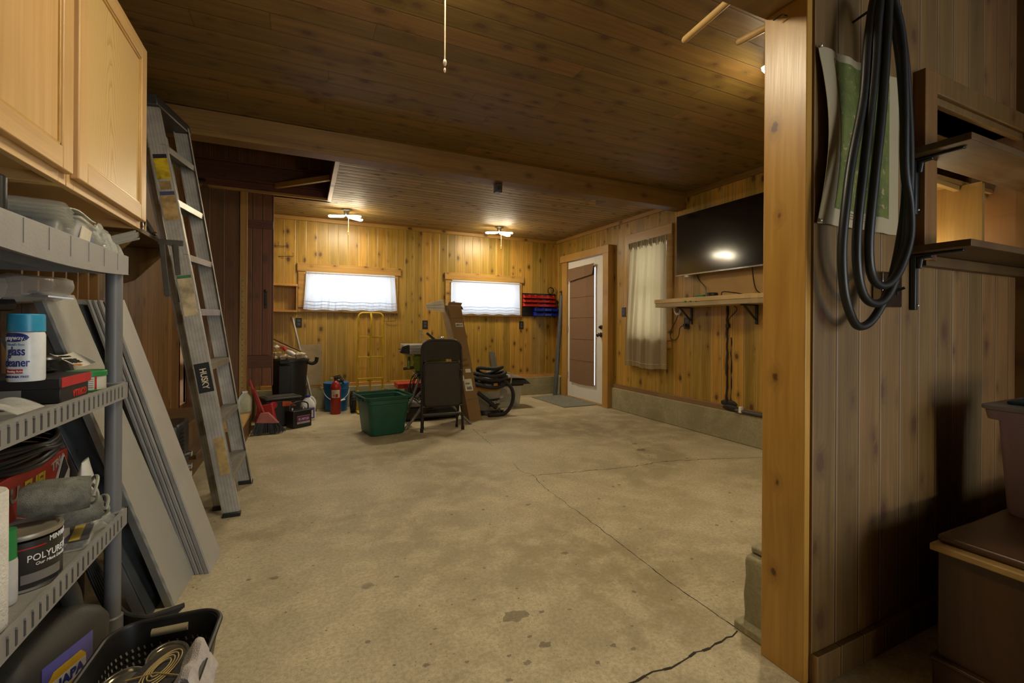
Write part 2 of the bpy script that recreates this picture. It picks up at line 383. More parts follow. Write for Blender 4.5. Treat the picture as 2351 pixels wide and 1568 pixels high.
def concrete(name, a, b, rough=.75, spots=True):
    t = NT(name); o = t.obj()
    big = t.noise(o, .9, 6, .6, .4); mid = t.noise(o, 5., 5, .65); fine = t.noise(o, 70., 4, .7); sp = t.noise(o, 260., 2)
    c = t.mix(t.ss(big, .32, .68), a, b)
    c = t.mix(t.ma('MULTIPLY', t.ss(mid, .42, .66), .5), c, tuple(x * 1.28 for x in b))
    c = t.mix(t.ma('MULTIPLY', t.ss(t.noise(t.vec(*[t.ma('MULTIPLY', q, k) for q, k in zip(t.xyz(o), (1.2, 1., 1.))]), 1.7, 5, .6, .8), .56, .72), .4), c, tuple(x * q for x, q in zip(a, (.82, .72, .62))))
    c = t.mix(t.ma('MULTIPLY', t.ss(fine, .38, .62), .42), c, tuple(x * .7 for x in a))
    c = t.mix(t.ma('MULTIPLY', t.ss(sp, .60, .70), .6), c, tuple(x * .45 for x in a))
    if spots:
        for sc, th, k in ((3.1, .09, .55), (7., .08, .7), (19., .10, .75), (47., .12, .7)):
            v = t.vor(t.n('TexCoord').outputs['Object'], sc); q = t.ma('ADD', v.outputs['Distance'], t.ma('MULTIPLY', t.noise(o, 35, 2), .1))
            r0 = t.ma('GREATER_THAN', t.xyz(v.outputs['Color'])[1], .62)
            m = t.ma('MULTIPLY', t.ss(q, th + .015, th + .05, 1., 0.), r0)
            c = t.mix(t.ma('MULTIPLY', m, k), c, (.10, .08, .05))
    t.bump(t.ma('ADD', t.ma('MULTIPLY', fine, .6), mid), .35, .006)
    return t.fin(c, t.ma('MULTIPLY_ADD', mid, .25, rough - .12))
CONC = concrete('concrete_floor', (.34, .28, .165), (.56, .485, .325), .6)
CURB = concrete('concrete_curb', (.27, .235, .13), (.38, .34, .2), .85, False)
# ================================================================ THE ROOM
def wall_with_holes(mb, ax, pos, th, a0, a1, z0, z1, holes):
    """slab in plane ax=pos..pos+th over a0..a1, z0..z1 leaving rectangular holes (a, b, z, z)"""
    holes = sorted(holes); cur = a0
    def bx(a, b, c, d):
        if b - a < 1e-6 or d - c < 1e-6: return
        (mb.box(a, b, pos, pos + th, c, d) if ax == 'y' else mb.box(pos, pos + th, a, b, c, d))
    for h in holes:
        bx(cur, h[0], z0, z1); bx(h[0], h[1], z0, h[2]); bx(h[0], h[1], h[3], z1); cur = h[1]
    bx(cur, a1, z0, z1)
    return mb
# floor with its saw joint, cracks and the rough joint at the partition (all in one mesh)
fl = MB(); fl.box(-1.6, 4.2, -3.2, 6.4, -.12, 0)
fl.mat(1)
def crack(pts, wd, jit=.012, seed=1):
    rn = random.Random(seed); P_ = []
    for a, b in zip(pts, pts[1:]):
        L = math.hypot(b[0] - a[0], b[1] - a[1]); k = max(2, int(L / .03))
        for i in range(k): P_.append((a[0] + (b[0] - a[0]) * i / k + rn.uniform(-jit, jit), a[1] + (b[1] - a[1]) * i / k + rn.uniform(-jit, jit)))
    P_.append(pts[-1])
    for a, b in zip(P_, P_[1:]):
        d = Vector((b[0] - a[0], b[1] - a[1], 0)); nrm = Vector((-d.y, d.x, 0)).normalized() * wd * rn.uniform(.5, 1.2) / 2
        fl.quad((a[0] - nrm.x, a[1] - nrm.y, .0006), (b[0] - nrm.x, b[1] - nrm.y, .0006), (b[0] + nrm.x, b[1] + nrm.y, .0006), (a[0] + nrm.x, a[1] + nrm.y, .0006))
crack([(1.36, 1.075), (1.24, 1.065), (1.15, 1.06), (1.04, 1.053), (.87, 1.057), (.5, 1.05), (-.2, 1.06)], .009, .006, 2)
crack([(1.45, 2.8), (1.84, 2.727), (2.23, 2.667), (2.53, 2.674), (2.82, 2.606), (3.36, 2.437), (3.57, 2.4)], .0055, .009, 3)
crack([(-.45, 4.68), (-.2, 4.64), (.02, 4.61), (.15, 4.52)], .005, .01, 4)
crack([(1.56, 4.29), (1.5, 3.6)], .004, .003, 5)
crack([(1.40, 1.84), (1.37, 1.39), (1.375, 1.1)], .004, .002, 6)
crack([(1.456, 3.1), (1.43, 2.9), (1.47, 2.82), (1.425, 2.55), (1.40, 1.84)], .0035, .006, 7)
crack([(1.28, .83), (1.33, .80), (1.34, .76)], .004, .002, 8)
fl.mat(2)
def blot(x, y, r, seed, sq=.7):
    rn = random.Random(seed); n = 18; k = [rn.uniform(.6, 1.15) for _ in range(n)]
    fl.add([(x + r * k[i] * math.cos(2 * math.pi * i / n), y + r * sq * k[i] * math.sin(2 * math.pi * i / n), .0003 + seed * .00002) for i in range(n)], [tuple(range(n))])
for i, (x, y, r_) in enumerate([(.70, 1.47, .05), (.80, 1.45, .012), (.727, 1.297, .022), (.64, 1.25, .016), (.56, 1.21, .012), (.70, 1.35, .01), (.60, 1.30, .009), (.35, 1.37, .014), (.30, 1.30, .008), (.47, 1.33, .01), (.78, 1.62, .008),
        (1.10, 1.78, .02), (.9, 1.42, .009), (.93, 1.2, .014), (.98, 1.16, .011), (.42, 1.52, .008), (.2, 1.55, .012), (.1, 1.34, .016), (-.05, 1.32, .02), (.16, 1.18, .012), (1.05, 1.25, .007), (.84, 1.16, .01), (-.1, 2.1, .02), (1.2, 2.35, .018), (1.7, 2.1, .012), (2.6, 3.0, .05), (1.9, 2.4, .015), (.6, 1.62, .008), (.36, 1.9, .014), (.05, 2.6, .01), (.9, 2.2, .008), (2.1, 1.7, .012), (1.6, 1.5, .01), (2.45, 2.0, .012)]):
    blot(x, y, r_, i)
STAIN = concrete('oil_stained_concrete', (.19, .155, .09), (.27, .225, .145), .6, False)
struct('floor', fl, [CONC, plain((.03, .024, .015), .95), STAIN], 'worn grey concrete garage floor with cracks and oil spots', smooth=False)

# back wall
wb = wall_with_holes(MB(), 'y', 6.1, .14, -.6, 3.74, .25, 2.5, [(.03, 1.10, 1.235, 1.69), (1.885, 2.935, 1.215, 1.675)])
struct('wall_back', wb, W_BACK, 'knotty pine board wall at the far end with two small windows', smooth=False)
# right wall (door and window openings)
wr = wall_with_holes(MB(), 'x', 3.6, .14, .83, 6.1, .28, 2.6, [(3.74, 4.30, .91, 2.035), (4.79, 5.70, .28, 1.99)])
struct('wall_right', wr, W_RIGHT, 'knotty pine board wall on the right with the white door', smooth=False)
# concrete curbs
def curb(name, pts, z, label, seed=0):
    m = MB(); m.box(*pts, 0, z); return struct(name, m, CURB, label, bevel=.008)
curb('trim_1', (-.5, 3.6, 6.055, 6.24), .262, 'low concrete curb along the back wall')
curb('trim_2', (3.56, 3.74, .97, 4.66), .268, 'long low concrete curb under the television wall')
curb('trim_3', (3.555, 3.74, 5.86, 6.055), .262, 'short concrete curb stub left of the white door')
# rough broken curb end behind the post
m = MB(); rn = random.Random(4); prof = [(1.40, 0), (1.405, .06), (1.398, .12), (1.408, .18), (1.402, .24), (1.412, .262), (1.45, .275), (1.52, .258), (1.6, .262)]
m.prism([(1.40, 0), (1.404, .06), (1.398, .12), (1.408, .18), (1.404, .235), (1.414, .252), (1.45, .26), (1.9, .26), (3.56, .262), (3.56, 0)], .975, 1.085, 'y')
m.box(1.43, 1.9, 1.0, 1.08, .26, .283); m.box(1.37, 1.6, .975, 1.10, 0, .03)
struct('trim_4', m, CURB, 'rough grey concrete curb end beside the orange wooden post', bevel=.006)
for nm, b, mt, lab in (('baseboard_back', (-.45, 3.6, 6.07, 6.1, .262, .305), W_TRIM, 'thin pine strip between the back curb and the boards'),
                       ('baseboard_right', (3.572, 3.6, 1.1, 4.66, .268, .315), wood('weathered_strip', (.36, .2, .09), (.2, .1, .045), 2, 1, .5, groove=0, knots=.2), 'weathered wooden strip on top of the right curb'),
                       ('baseboard_partition', (1.362, 2.72, .812, .83, 0, .088), W_SHED, 'plain board at the foot of the partition wall')):
    struct(nm, MB().box(*b), mt, lab, bevel=.002)
# left wall, stair wall, stairwell
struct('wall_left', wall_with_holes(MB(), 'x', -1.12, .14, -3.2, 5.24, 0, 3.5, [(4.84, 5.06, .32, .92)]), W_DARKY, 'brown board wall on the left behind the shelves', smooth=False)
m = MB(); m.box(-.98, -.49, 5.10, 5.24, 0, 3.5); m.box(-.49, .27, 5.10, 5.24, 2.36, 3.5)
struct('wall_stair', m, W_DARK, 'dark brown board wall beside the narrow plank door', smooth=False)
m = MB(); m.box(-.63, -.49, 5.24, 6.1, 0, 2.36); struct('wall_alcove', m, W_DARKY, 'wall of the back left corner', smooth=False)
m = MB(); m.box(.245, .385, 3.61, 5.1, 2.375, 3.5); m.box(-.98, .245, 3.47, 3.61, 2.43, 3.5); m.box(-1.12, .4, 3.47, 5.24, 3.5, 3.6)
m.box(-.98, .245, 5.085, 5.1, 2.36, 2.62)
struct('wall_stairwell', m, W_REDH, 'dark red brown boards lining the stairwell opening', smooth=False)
struct('trim_5', MB().box(.225, .262, 3.612, 5.12, 2.338, 2.385), W_TRIMY, 'pale edge strip along the stairwell opening', bevel=.002)
struct('trim_6', MB().bar((-.25, 5.06, 2.42), (.23, 4.55, 2.42), .035, .05), W_TRIM, 'diagonal brace inside the stairwell opening', bevel=.002)
struct('trim_7', MB().box(-.98, .24, 5.065, 5.1, 2.335, 2.36), W_TRIM, 'thin pale strip along the far edge of the stairwell opening', bevel=.002)
# ceilings and beam
m = MB(); m.box(-1.12, 3.74, .83, 3.61, 2.43, 2.5); m.box(-1.6, 4.2, -3.2, .83, 2.43, 2.5)
struct('ceiling', m, W_CEIL, 'knotty pine board ceiling over the front of the garage', smooth=False)
m = MB(); m.box(.245, 3.6, 3.61, 6.1, 2.36, 2.43); m.box(-.63, .245, 5.1, 6.1, 2.36, 2.43)
struct('ceiling_back', m, W_CEILB, 'lower ceiling of narrow boards over the back of the garage', smooth=False)
struct('trim_8', MB().box(-.98, 3.6, 3.48, 3.61, 2.262, 2.44), W_BEAM, 'long wooden beam across the ceiling', bevel=.003)
struct('trim_9', MB().box(-.98, 3.6, 3.476, 3.5, 2.30, 2.312), W_BEAM, 'thin lip along the ceiling beam', bevel=.001)
m = MB(); m.box(3.575, 3.6, 3.61, 6.1, 2.315, 2.36); struct('trim_10', m, W_TRIMY, 'pine strip where the low ceiling meets the right wall', bevel=.003)
m = MB(); m.box(-.5, 3.6, 6.075, 6.1, 2.315, 2.36); struct('trim_11', m, W_TRIM, 'pine strip where the low ceiling meets the back wall', bevel=.003)
m = MB(); m.box(3.575, 3.6, 1.1, 3.48, 2.38, 2.43); struct('trim_12', m, W_BEAM, 'strip where the front ceiling meets the right wall', bevel=.003)
# corner post, header over the camera, partition
struct('trim_13', MB().box(1.336, 1.362, .836, .972, 0, 2.43), W_POST, 'wide orange brown wooden post at the end of the partition', bevel=.003)
struct('trim_14', MB().box(-1.12, 1.334, .84, .97, 2.03, 2.43), W_BEAM, 'heavy dark header over the wide opening', bevel=.003)
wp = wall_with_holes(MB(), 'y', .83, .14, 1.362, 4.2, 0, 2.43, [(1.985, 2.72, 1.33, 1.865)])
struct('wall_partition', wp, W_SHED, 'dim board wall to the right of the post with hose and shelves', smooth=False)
struct('wall_nook', MB().box(2.72, 2.86, -.3, .83, 0, 2.43), W_SHELFV, 'dark side wall at the right edge', smooth=False)
m = MB(); m.box(-1.6, 1.9, -3.2, -3.06, 0, 2.43); m.box(1.9, 4.2, -3.2, -3.06, 2.1, 2.43); m.box(4.06, 4.2, -3.2, .83, 0, 2.43); m.box(-1.6, -1.12, -3.2, -3.06, 0, 2.5)
struct('wall_rear', m, W_BACK, 'board wall behind the camera', smooth=False)
# recess behind the partition above the shelf
m = MB(); m.box(1.9, 3.3, 1.18, 1.2, 1.2, 1.9); m.box(3.28, 3.3, .97, 1.18, 1.2, 1.9)
struct('wall_recess', m, wood('recess_boards', (.72, .45, .12), (.5, .27, .05), 0, 2, .25, knots=.6, groove=.003), 'bright yellow boards at the back of the recess', smooth=False)
m = MB(); m.box(1.9, 3.3, .84, 1.2, 1.865, 1.885); m.box(1.93, 3.28, .9, 1.18, 1.635, 1.652); m.box(2.45, 2.47, .84, 1.1, 1.35, 1.635)
m.box(2.02, 2.045, .9, 1.18, 1.61, 1.635); m.box(1.9, 3.3, .97, 1.2, 1.312, 1.332); m.box(1.9, 1.93, .97, 1.2, 1.3, 1.88); m.bar((1.985, .9, 1.625), (2.75, .93, 1.625), .02, .02)
struct('trim_15', m, wood('recess_ply', (.42, .24, .07), (.3, .15, .035), 1, 0, .5, groove=.002, knots=.3), 'plywood shelves inside the recess', bevel=.001)
m = MB(); m.box(1.905, 1.985, .795, .83, 1.28, 1.93); m.box(1.985, 2.72, .795, .83, 1.86, 1.93); m.box(1.985, 2.72, .81, .83, 1.835, 1.86)
struct('trim_16', m, W_SHELFV, 'plain wooden frame around the recess in the partition', bevel=.002)

# ---------------------------------------------------------------- windows
GLASS = film((.9, .95, 1), .03, .03)
def window_back(n, x0, x1, z0, z1, lab):
    o0, o1 = x0 - .085, x1 + .05
    m = MB(); m.box(o0, x0, 6.08, 6.1, z0 - .02, z1 + .02); m.box(x1, o1, 6.08, 6.1, z0 - .02, z1 + .02)
    m.box(o0 - .01, o1 + .03, 6.07, 6.1, z1 + .005, z1 + .105); m.box(o0, o1, 6.078, 6.1, z0 - .04, z0 - .002)
    m.box(x0, x1, 6.1, 6.2, z0 - .01, z0); m.box(x0, x1, 6.1, 6.2, z1, z1 + .01); m.box(x0 - .01, x0, 6.1, 6.2, z0, z1); m.box(x1, x1 + .01, 6.1, 6.2, z0, z1)
    w_ = struct('window_%d' % n, m, W_TRIM, lab, bevel=.003)
    m = MB(); k = 3
    m.box(x0, x1, 6.19, 6.21, z0, z0 + .03); m.box(x0, x1, 6.19, 6.21, z1 - .03, z1)
    for i in range(5): xx = x0 + (x1 - x0 - .02) * i / 4; m.box(xx, xx + .02, 6.19, 6.21, z0, z1)
    m.build('window_sash', WHT, w_, .002)
    MB().box(x0, x1, 6.198, 6.202, z0, z1).build('pane', GLASS, w_)
    return w_
window_back(1, .03, 1.10, 1.235, 1.69, 'small high window with pine casing on the left of the back wall')
window_back(2, 1.885, 2.935, 1.215, 1.675, 'small high window with pine casing on the right of the back wall')
m = MB(); m.box(3.58, 3.6, 4.30, 4.385, .9, 2.04); m.box(3.58, 3.6, 3.655, 3.74, .9, 2.04); m.box(3.572, 3.6, 3.655, 4.395, 2.04, 2.155)
m.box(3.56, 3.61, 3.665, 4.39, .895, .915); m.box(3.58, 3.6, 3.68, 4.37, .81, .895); m.box(3.6, 3.72, 3.73, 3.74, .91, 2.035); m.box(3.6, 3.72, 4.30, 4.31, .91, 2.035); m.box(3.6, 3.72, 3.74, 4.3, 2.035, 2.045)
w3 = struct('window_3', m, W_TRIMY, 'tall window with pine casing behind the beige curtain', bevel=.003)
m = MB()
for z in (.915, 1.44, 1.46, 2.0): m.box(3.68, 3.71, 3.74, 4.3, z, z + .035)
for y in (3.74, 4.265): m.box(3.68, 3.71, y, y + .035, .915, 2.035)
m.build('window_sash', WHT, w3, .002); MB().box(3.693, 3.697, 3.74, 4.3, .915, 2.035).build('pane', GLASS, w3)
m = MB(); m.box(-1.0, -.98, 4.80, 4.84, .3, .94); m.box(-1.0, -.98, 5.06, 5.09, .3, .94)
w4 = struct('window_4', m, W_DARKY, 'narrow bright gap in the left wall behind the ladder', bevel=.002)
m = MB(); m.box(-1.05, -1.03, 4.84, 5.06, .55, .68); m.box(-1.05, -1.03, 4.84, 5.06, .52, .55); m.build('window_sash', BLKM, w4)
MB().box(-1.062, -1.058, 4.84, 5.06, .32, .92).build('pane', GLASS, w4)

# ---------------------------------------------------------------- exterior door
m = MB(); m.box(3.51, 3.6, 4.675, 4.79, 0, 1.985); m.box(3.53, 3.6, 5.70, 5.84, 0, 1.985); m.box(3.51, 3.6, 4.675, 5.86, 1.985, 2.085)
m.box(3.6, 3.74, 4.77, 4.79, 0, 1.99); m.box(3.6, 3.74, 5.70, 5.72, 0, 1.99); m.box(3.53, 3.72, 4.79, 5.70, 0, .018)
d1 = struct('door_1', m, W_TRIMV, 'white exterior door in a pine casing', bevel=.003)
m = wall_with_holes(MB(), 'x', 3.555, .045, 4.80, 5.695, .02, 1.98, [(5.015, 5.56, .25, 1.84)])
s_ = m.build('door_slab', plain((.72, .69, .63), .4, var=.02), d1, .003)
MB().box(3.575, 3.58, 5.01, 5.56, .25, 1.84).build('door_pane', GLASS, d1)
m = MB()
for z in (.28, .95, 1.66): m.box(3.548, 3.556, 5.675, 5.70, z, z + .09)
m.build('hinge', STEEL, d1, .001)
m = MB(); m.cyl((3.556, 4.87, .93), (3.54, 4.87, .93), .032); m.cyl((3.54, 4.87, .93), (3.51, 4.87, .93), .012); m.ball((3.495, 4.87, .93), .018, .03, .03); m.build('door_knob', plain((.12, .1, .09), .25, .9), d1)
m = MB(); m.cyl((3.556, 4.87, 1.03), (3.535, 4.87, 1.03), .03, .026); m.box(3.51, 3.537, 4.865, 4.875, 1.015, 1.045); m.build('deadbolt', plain((.12, .1, .09), .25, .9), d1, .002)

# narrow plank door leaf hanging on the jamb of the stair wall
m = MB(); m.box(-.49, -.265, 5.045, 5.07, .44, 2.325)
d2 = struct('door_2', m, W_REDV, 'narrow red brown plank door hanging above the platform', bevel=.002)
m = MB(); m.box(-.486, -.269, 5.032, 5.045, .62, .74); m.box(-.486, -.269, 5.032, 5.045, 1.98, 2.06); m.build('batten', W_REDH, d2, .003)
m = MB(); m.box(-.345, -.32, 5.03, 5.045, 1.2, 1.36); m.tube(arc((-.332, 5.02, 1.28), .045, -90, 90, 8, 'yz')[::1], .006); m.ball((-.332, 5.02, 1.37), .014); m.build('latch', BLK, d2, .002)
m = MB(); m.box(-.555, -.495, 5.06, 5.10, .2, 2.33); struct('trim_17', m, W_TRIMV, 'door jamb post beside the narrow plank door', bevel=.002)
m = MB(); m.box(-.540, -.518, 5.052, 5.06, .24, 1.49); m.mat(1)
for i in range(24): z = .27 + i * .052; m.cyl((-.529, 5.053, z), (-.529, 5.0505, z), .004, n=8)
struct('trim_18', m, [plain((.36, .27, .1), .5, .3), plain((.03, .02, .01), .6)], 'punched metal strip nailed to the door jamb')

# plywood landing by the stair wall
m = MB(); m.box(-.98, -.45, 4.28, 5.1, .17, .2); m.mat(1); m.box(-.47, -.452, 4.3, 5.1, 0, .17); m.box(-.98, -.47, 4.3, 4.32, 0, .17)
struct('trim_19', m, [W_PLY, W_SHELF], 'low plywood landing below the plank door', bevel=.002)
m = MB(); m.box(-.98, -.66, 3.3, 4.2, .38, .4); m.box(-.98, -.68, 3.32, 3.34, 0, .38); m.box(-.70, -.68, 3.32, 4.18, 0, .38); m.box(-.98, -.62, 3.5, 4.25, .17, .2)
struct('trim_20', m, W_SHELF, 'rough dark wooden steps behind the ladder', bevel=.002)

# black tar seam on the right wall, shown as an irregular raised bead
m = MB(); rn = random.Random(9); pts = [(3.598, 2.975 + rn.uniform(-.006, .006), 1.25 - i * .045) for i in range(22)]
m.tube(pts, .012, 6, rr=[rn.uniform(.014, .024) for _ in pts], flat=.6)
m.tube([(3.598, 2.93 + rn.uniform(-.004, .004), .95 - i * .05) for i in range(13)], .006, 6, rr=[rn.uniform(.002, .009) for _ in range(13)])
m.ball((3.597, 2.95, .335), .012, .09, .035); m.ball((3.572, 2.9, .30), .01, .1, .03)
struct('trim_21', m, plain((.016, .011, .007), .6, bump=.4), 'black tar seam running down the pine boards under the shelf')

# ================================================================ LAMPS
BLADE = emit((1., .86, .60), LAMP)
def led_lamp(loc, rz, label, cord=.3, cordcol=(.75, .38, .12)):
    t = thing('ceiling_lamp', label, 'ceiling lamp', loc, rz, 'three bladed led ceiling lamps', local=True)
    m = MB(); m.lathe([(.055, 0), (.055, -.012), (.03, -.022), (.026, -.06), (.02, -.075), (1e-4, -.076)][::-1]); m.build('lamp_base', plain((.4, .4, .4), .5), t)
    for k, a in enumerate((180, 20, -45)):
        off = Matrix.Rotation(R(a), 3, 'Z') @ Vector((.105, 0, -.004))
        m = MB(); m.at((0, 0, -.092), a, 0, 5); m.rrect([(.076, .024, 0), (.084, .029, .004), (.084, .029, .014)], None, 4, .02); m.v = [p + off for p in m.v]
        bl_ = m.build('lamp_blade', BLADE, t)
        m = MB(); m.at((0, 0, -.092), a, 0, 5); m.rrect([(.086, .031, .014), (.084, .029, .020)], None, 4, .02); m.v = [p + off for p in m.v]; m.build('heat_sink', WHT, bl_)
    if cord:
        m = MB(); m.cyl((.02, -.02, -.07), (.02, -.02, -.10 - cord), .0022, n=6); m.ball((.02, -.02, -.10 - cord), .006, .006, .012); m.ball((.02, -.02, -.125 - cord), .004, .004, .009)
        m.build('pull_cord', plain(cordcol, .7), t)
    return t
led_lamp((.446, 5.47, 2.36), 0, 'lit three bladed lamp above the left back window', .16)
led_lamp((2.37, 5.53, 2.36), 0, 'lit three bladed lamp above the right back window', .16)
led_lamp((.40, 1.47, 2.43), 10, 'lamp at the top edge with the long pale pull string', .41, (.75, .62, .45))
led_lamp((2.20, 1.52, 2.40), 20, 'lit lamp mostly hidden by the orange post', 0)
# ================================================================ LEFT SIDE
# ---------------- oak wall cabinets
def cabinet(y0, y1, doors, label):
    t = thing('wall_cabinet', label, 'cabinet', (-.78, (y0 + y1) / 2, 1.41), group='oak wall cabinets')
    m = MB(); xb, xf, z0, z1 = -.98, -.60, 1.418, 2.155
    m.box(xb, xf, y0, y0 + .015, z0, z1); m.box(xb, xf, y1 - .015, y1, z0, z1); m.box(xb, xf, y0 + .015, y1 - .015, z0 + .028, z0 + .04); m.box(xb, xf, y0 + .015, y1 - .015, z1 - .015, z1); m.box(xb, xb + .006, y0, y1, z0, z1)
    m.build('carcass', W_OAKH, t, .001)
    m = MB(); m.box(xf, -.582, y0, y0 + .04, z0, z1); m.box(xf, -.582, y1 - .04, y1, z0, z1); m.box(xf, -.582, y0 + .04, y1 - .04, z0, z0 + .04); m.box(xf, -.582, y0 + .04, y1 - .04, z1 - .04, z1)
    m.build('face_frame', W_OAKH, t, .0015)
    for a, b in doors:
        d0, d1 = 1.446, 2.12
        m = MB(); w_ = .058
        d = MB().box(-.58, -.571, a + w_ - .005, b - w_ + .005, d0 + w_ - .005, d1 - w_ + .005).build('door', W_ARCH if y0 > 1.6 else W_OAK, t)
        for q in ((a, a + w_), (b - w_, b)): MB().box(-.582, -.562, q[0], q[1], d0, d1).build('stile', W_OAK, d, .004, seg=3)
        for q in ((d0, d0 + w_), (d1 - w_, d1)): MB().box(-.582, -.562, a + w_, b - w_, q[0], q[1]).build('rail', W_OAKH, d, .003)
        m = MB(); g = .008
        for q in ((a + w_, a + w_ + g, d0 + w_, d1 - w_), (b - w_ - g, b - w_, d0 + w_, d1 - w_), (a + w_, b - w_, d0 + w_, d0 + w_ + g), (a + w_, b - w_, d1 - w_ - g, d1 - w_)): m.box(-.582, -.566, *q)
        m.build('moulding', plain((.5, .3, .08), .35), d, .002)
    return t
cabinet(1.615, 2.225, [(1.632, 2.222)], 'oak wall cabinet whose door shows arched grain')
cabinet(.70, 1.61, [(.73, 1.148), (1.158, 1.600)], 'oak wall cabinet at the very left edge of the photo')

# ---------------- grey resin shelf unit
RES = plain((.26, .255, .245), .5, bump=.15, var=.06); RESD = plain((.07, .07, .07), .7)
t = thing('shelf_unit', 'grey plastic shelf unit on round posts at the left edge', 'shelf', (-.75, 1.45, 0))
for nm, zt, zb in (('top', 1.272, 1.212), ('middle', .852, .80), ('lower', .430, .376)):
    m = MB(); x0, x1, y0, y1 = -.975, -.532, .97, 1.925
    m.box(x0 + .01, x1 - .01, y0 + .01, y1 - .01, zt - .018, zt - .012)
    m.box(x0, x0 + .008, y0, y1, zb, zt); m.box(x0, x1, y0, y0 + .008, zb, zt); m.box(x0, x1, y1 - .008, y1, zb, zt)
    for i in range(20):   # front lip, slightly bowed, deeper in the middle
        a, b = y0 + (y1 - y0) * i / 20, y0 + (y1 - y0) * (i + 1) / 20
        f = lambda y: .02 * (1 - ((y - 1.45) / .48) ** 2) if nm == 'top' else 0
        m.add([(x1 - .008, a, zb - f(a)), (x1, a, zb - f(a)), (x1, b, zb - f(b)), (x1 - .008, b, zb - f(b)), (x1 - .008, a, zt), (x1, a, zt), (x1, b, zt), (x1 - .008, b, zt)], [(3, 2, 1, 0), (4, 5, 6, 7), (0, 1, 5, 4), (2, 3, 7, 6), (1, 2, 6, 5), (3, 0, 4, 7)])
    for i in range(1, 9): y = y0 + (y1 - y0) * i / 9; m.box(x0 + .01, x1 - .01, y - .002, y + .002, zb + .008, zt - .015)
    for i in range(1, 4): x = x0 + (x1 - x0) * i / 4; m.box(x - .002, x + .002, y0 + .01, y1 - .01, zb + .008, zt - .015)
    if nm != 'top':
        m.mat(1)
        for i in range(1, 29): y = y0 + .02 + (y1 - y0 - .05) * i / 29; m.box(x1 - .001, x1 + .0012, y - .0035, y + .0035, zb + .008, zt - .011)
        m.mat(0)
        for i in range(1, 29): y = y0 + .02 + (y1 - y0 - .05) * i / 29; m.box(x1 - .002, x1 + .004, y - .005, y + .005, zt - .011, zt - .006)
    else:
        for i in range(1, 9): y = y0 + (y1 - y0) * i / 9; m.box(x1, x1 + .0015, y - .0015, y + .0015, zb + .005, zt - .003)
    m.build('shelf_board', [RES, RESD], t)
for x in (-.562, -.945):
    for y in (1.893, 1.0):
        m = MB(); m.lathe([(.022, 0), (.022, 1.23)], (x, y, 0)); 
        for z in (.085, .43, .852): m.lathe([(.028, -.05), (.028, 0), (.023, .004)], (x, y, z))
        m.build('post', plain((.15, .155, .165), .42, var=.05), t)

CL = film((.85, .86, .82), .10, .12); CL2 = film((.8, .8, .76), .16, .16)
def clam(name, label, cat, loc, rz, sx, sy, h, extra=None, m_=None, group=None):
    t = thing(name, label, cat, loc, rz, local=True, group=group); m = MB()
    m.rrect([(sx, sy, 0), (sx * 1.05, sy * 1.05, h * .6), (sx * 1.12, sy * 1.12, h * .62), (sx * 1.12, sy * 1.12, h * .66), (sx, sy, h)], None, 4, .02); m.build('shell', m_ or CL, t)
    if extra: extra(t)
    return t
# top shelf goods
TS = 1.262
t = thing('plastic_dome_lid', 'frosted plastic dome standing on the top shelf at far left', 'lid', (-.74, 1.36, TS), 0, local=True)
m = MB(); m.shell([(.10, 0), (.105, .05), (.095, .085), (.06, .108), (.02, .115)][:], .004, (0, 0, 0), 24, 1.0, 1.25); m.v = [Vector((p.x, p.y, p.z)) for p in m.v]; m.build('dome', CL2, t)
m = MB(); m.rrect([(.105, .13, 0), (.11, .135, .006)], None, 4, .04); m.build('rim', CL2, t)
t = thing('plastic_cups', 'clear nested plastic trays beside the frosted dome', 'tray', (-.60, 1.50, TS), 12, local=True)
for i in range(5):
    m = MB(); z = .035 + i * .009; m.rrect([(.05, .065, z), (.062, .078, z + .004), (.064, .08, z + .007)], .002, 4, .02); m.build('tray', CL, t)
m = MB(); m.rrect([(.04, .05, 0), (.048, .06, .04)], .002, 4, .015); m.build('cup', CL, t)
t = thing('parts_bin', 'clear plastic bin with a paper label on its end, on the top shelf', 'bin', (-.66, 1.70, TS), 8, local=True)
m = MB(); m.rrect([(.075, .085, 0), (.088, .10, .07), (.096, .108, .073), (.096, .108, .079)], .003, 3, .012); m.build('tub', CL2, t)
m = MB(); m.box(.077, .079, -.05, .06, .012, .062); m.v = [p + Vector((p.z * .16 + .001, 0, 0)) for p in m.v]; m.build('paper_label', plain((.72, .66, .54), .8), t)
m = MB(); 
for i in range(14): m.tube([(random.uniform(-.05, .05), random.uniform(-.07, .07), .012), (random.uniform(-.05, .05), random.uniform(-.07, .07), .035)], .006, 5)
m.build('hardware', STEEL, t)
m = MB(); m.sheet(lambda u, v: (-.70 + .13 * u, 1.60 + .17 * v, TS + .082 + .012 * u + .006 * math.sin(v * 5)), 6, 6, .003)
tag(m.build('folded_leaflet', plain((.5, .52, .42), .7, var=.5, scale=60)), 'folded printed leaflet lying on the clear parts bin', 'leaflet')
t = thing('plastic_bag', 'crumpled clear bag holding blue and green bits at the shelf end', 'bag', (-.62, 1.85, TS), 0, local=True)
def crump(sx, sy, h, seed, k=.25):
    rn = random.Random(seed); ph = [rn.uniform(0, 6) for _ in range(8)]
    def f(u, v):
        a = (u - .5) * 2; b = (v - .5) * 2; e = max(0, 1 - a * a) ** .5 * max(0, 1 - b * b) ** .5
        return (a * sx + .01 * math.sin(9 * b + ph[0]), b * sy + .01 * math.sin(8 * a + ph[1]), .004 + h * e * (1 + k * math.sin(7 * a + ph[2]) * math.sin(9 * b + ph[3]) + k * .7 * math.sin(17 * a + 13 * b + ph[4])))
    return f
m = MB(); m.sheet(crump(.075, .075, .075, 3), 22, 22, .002); m.build('film', CL, t)
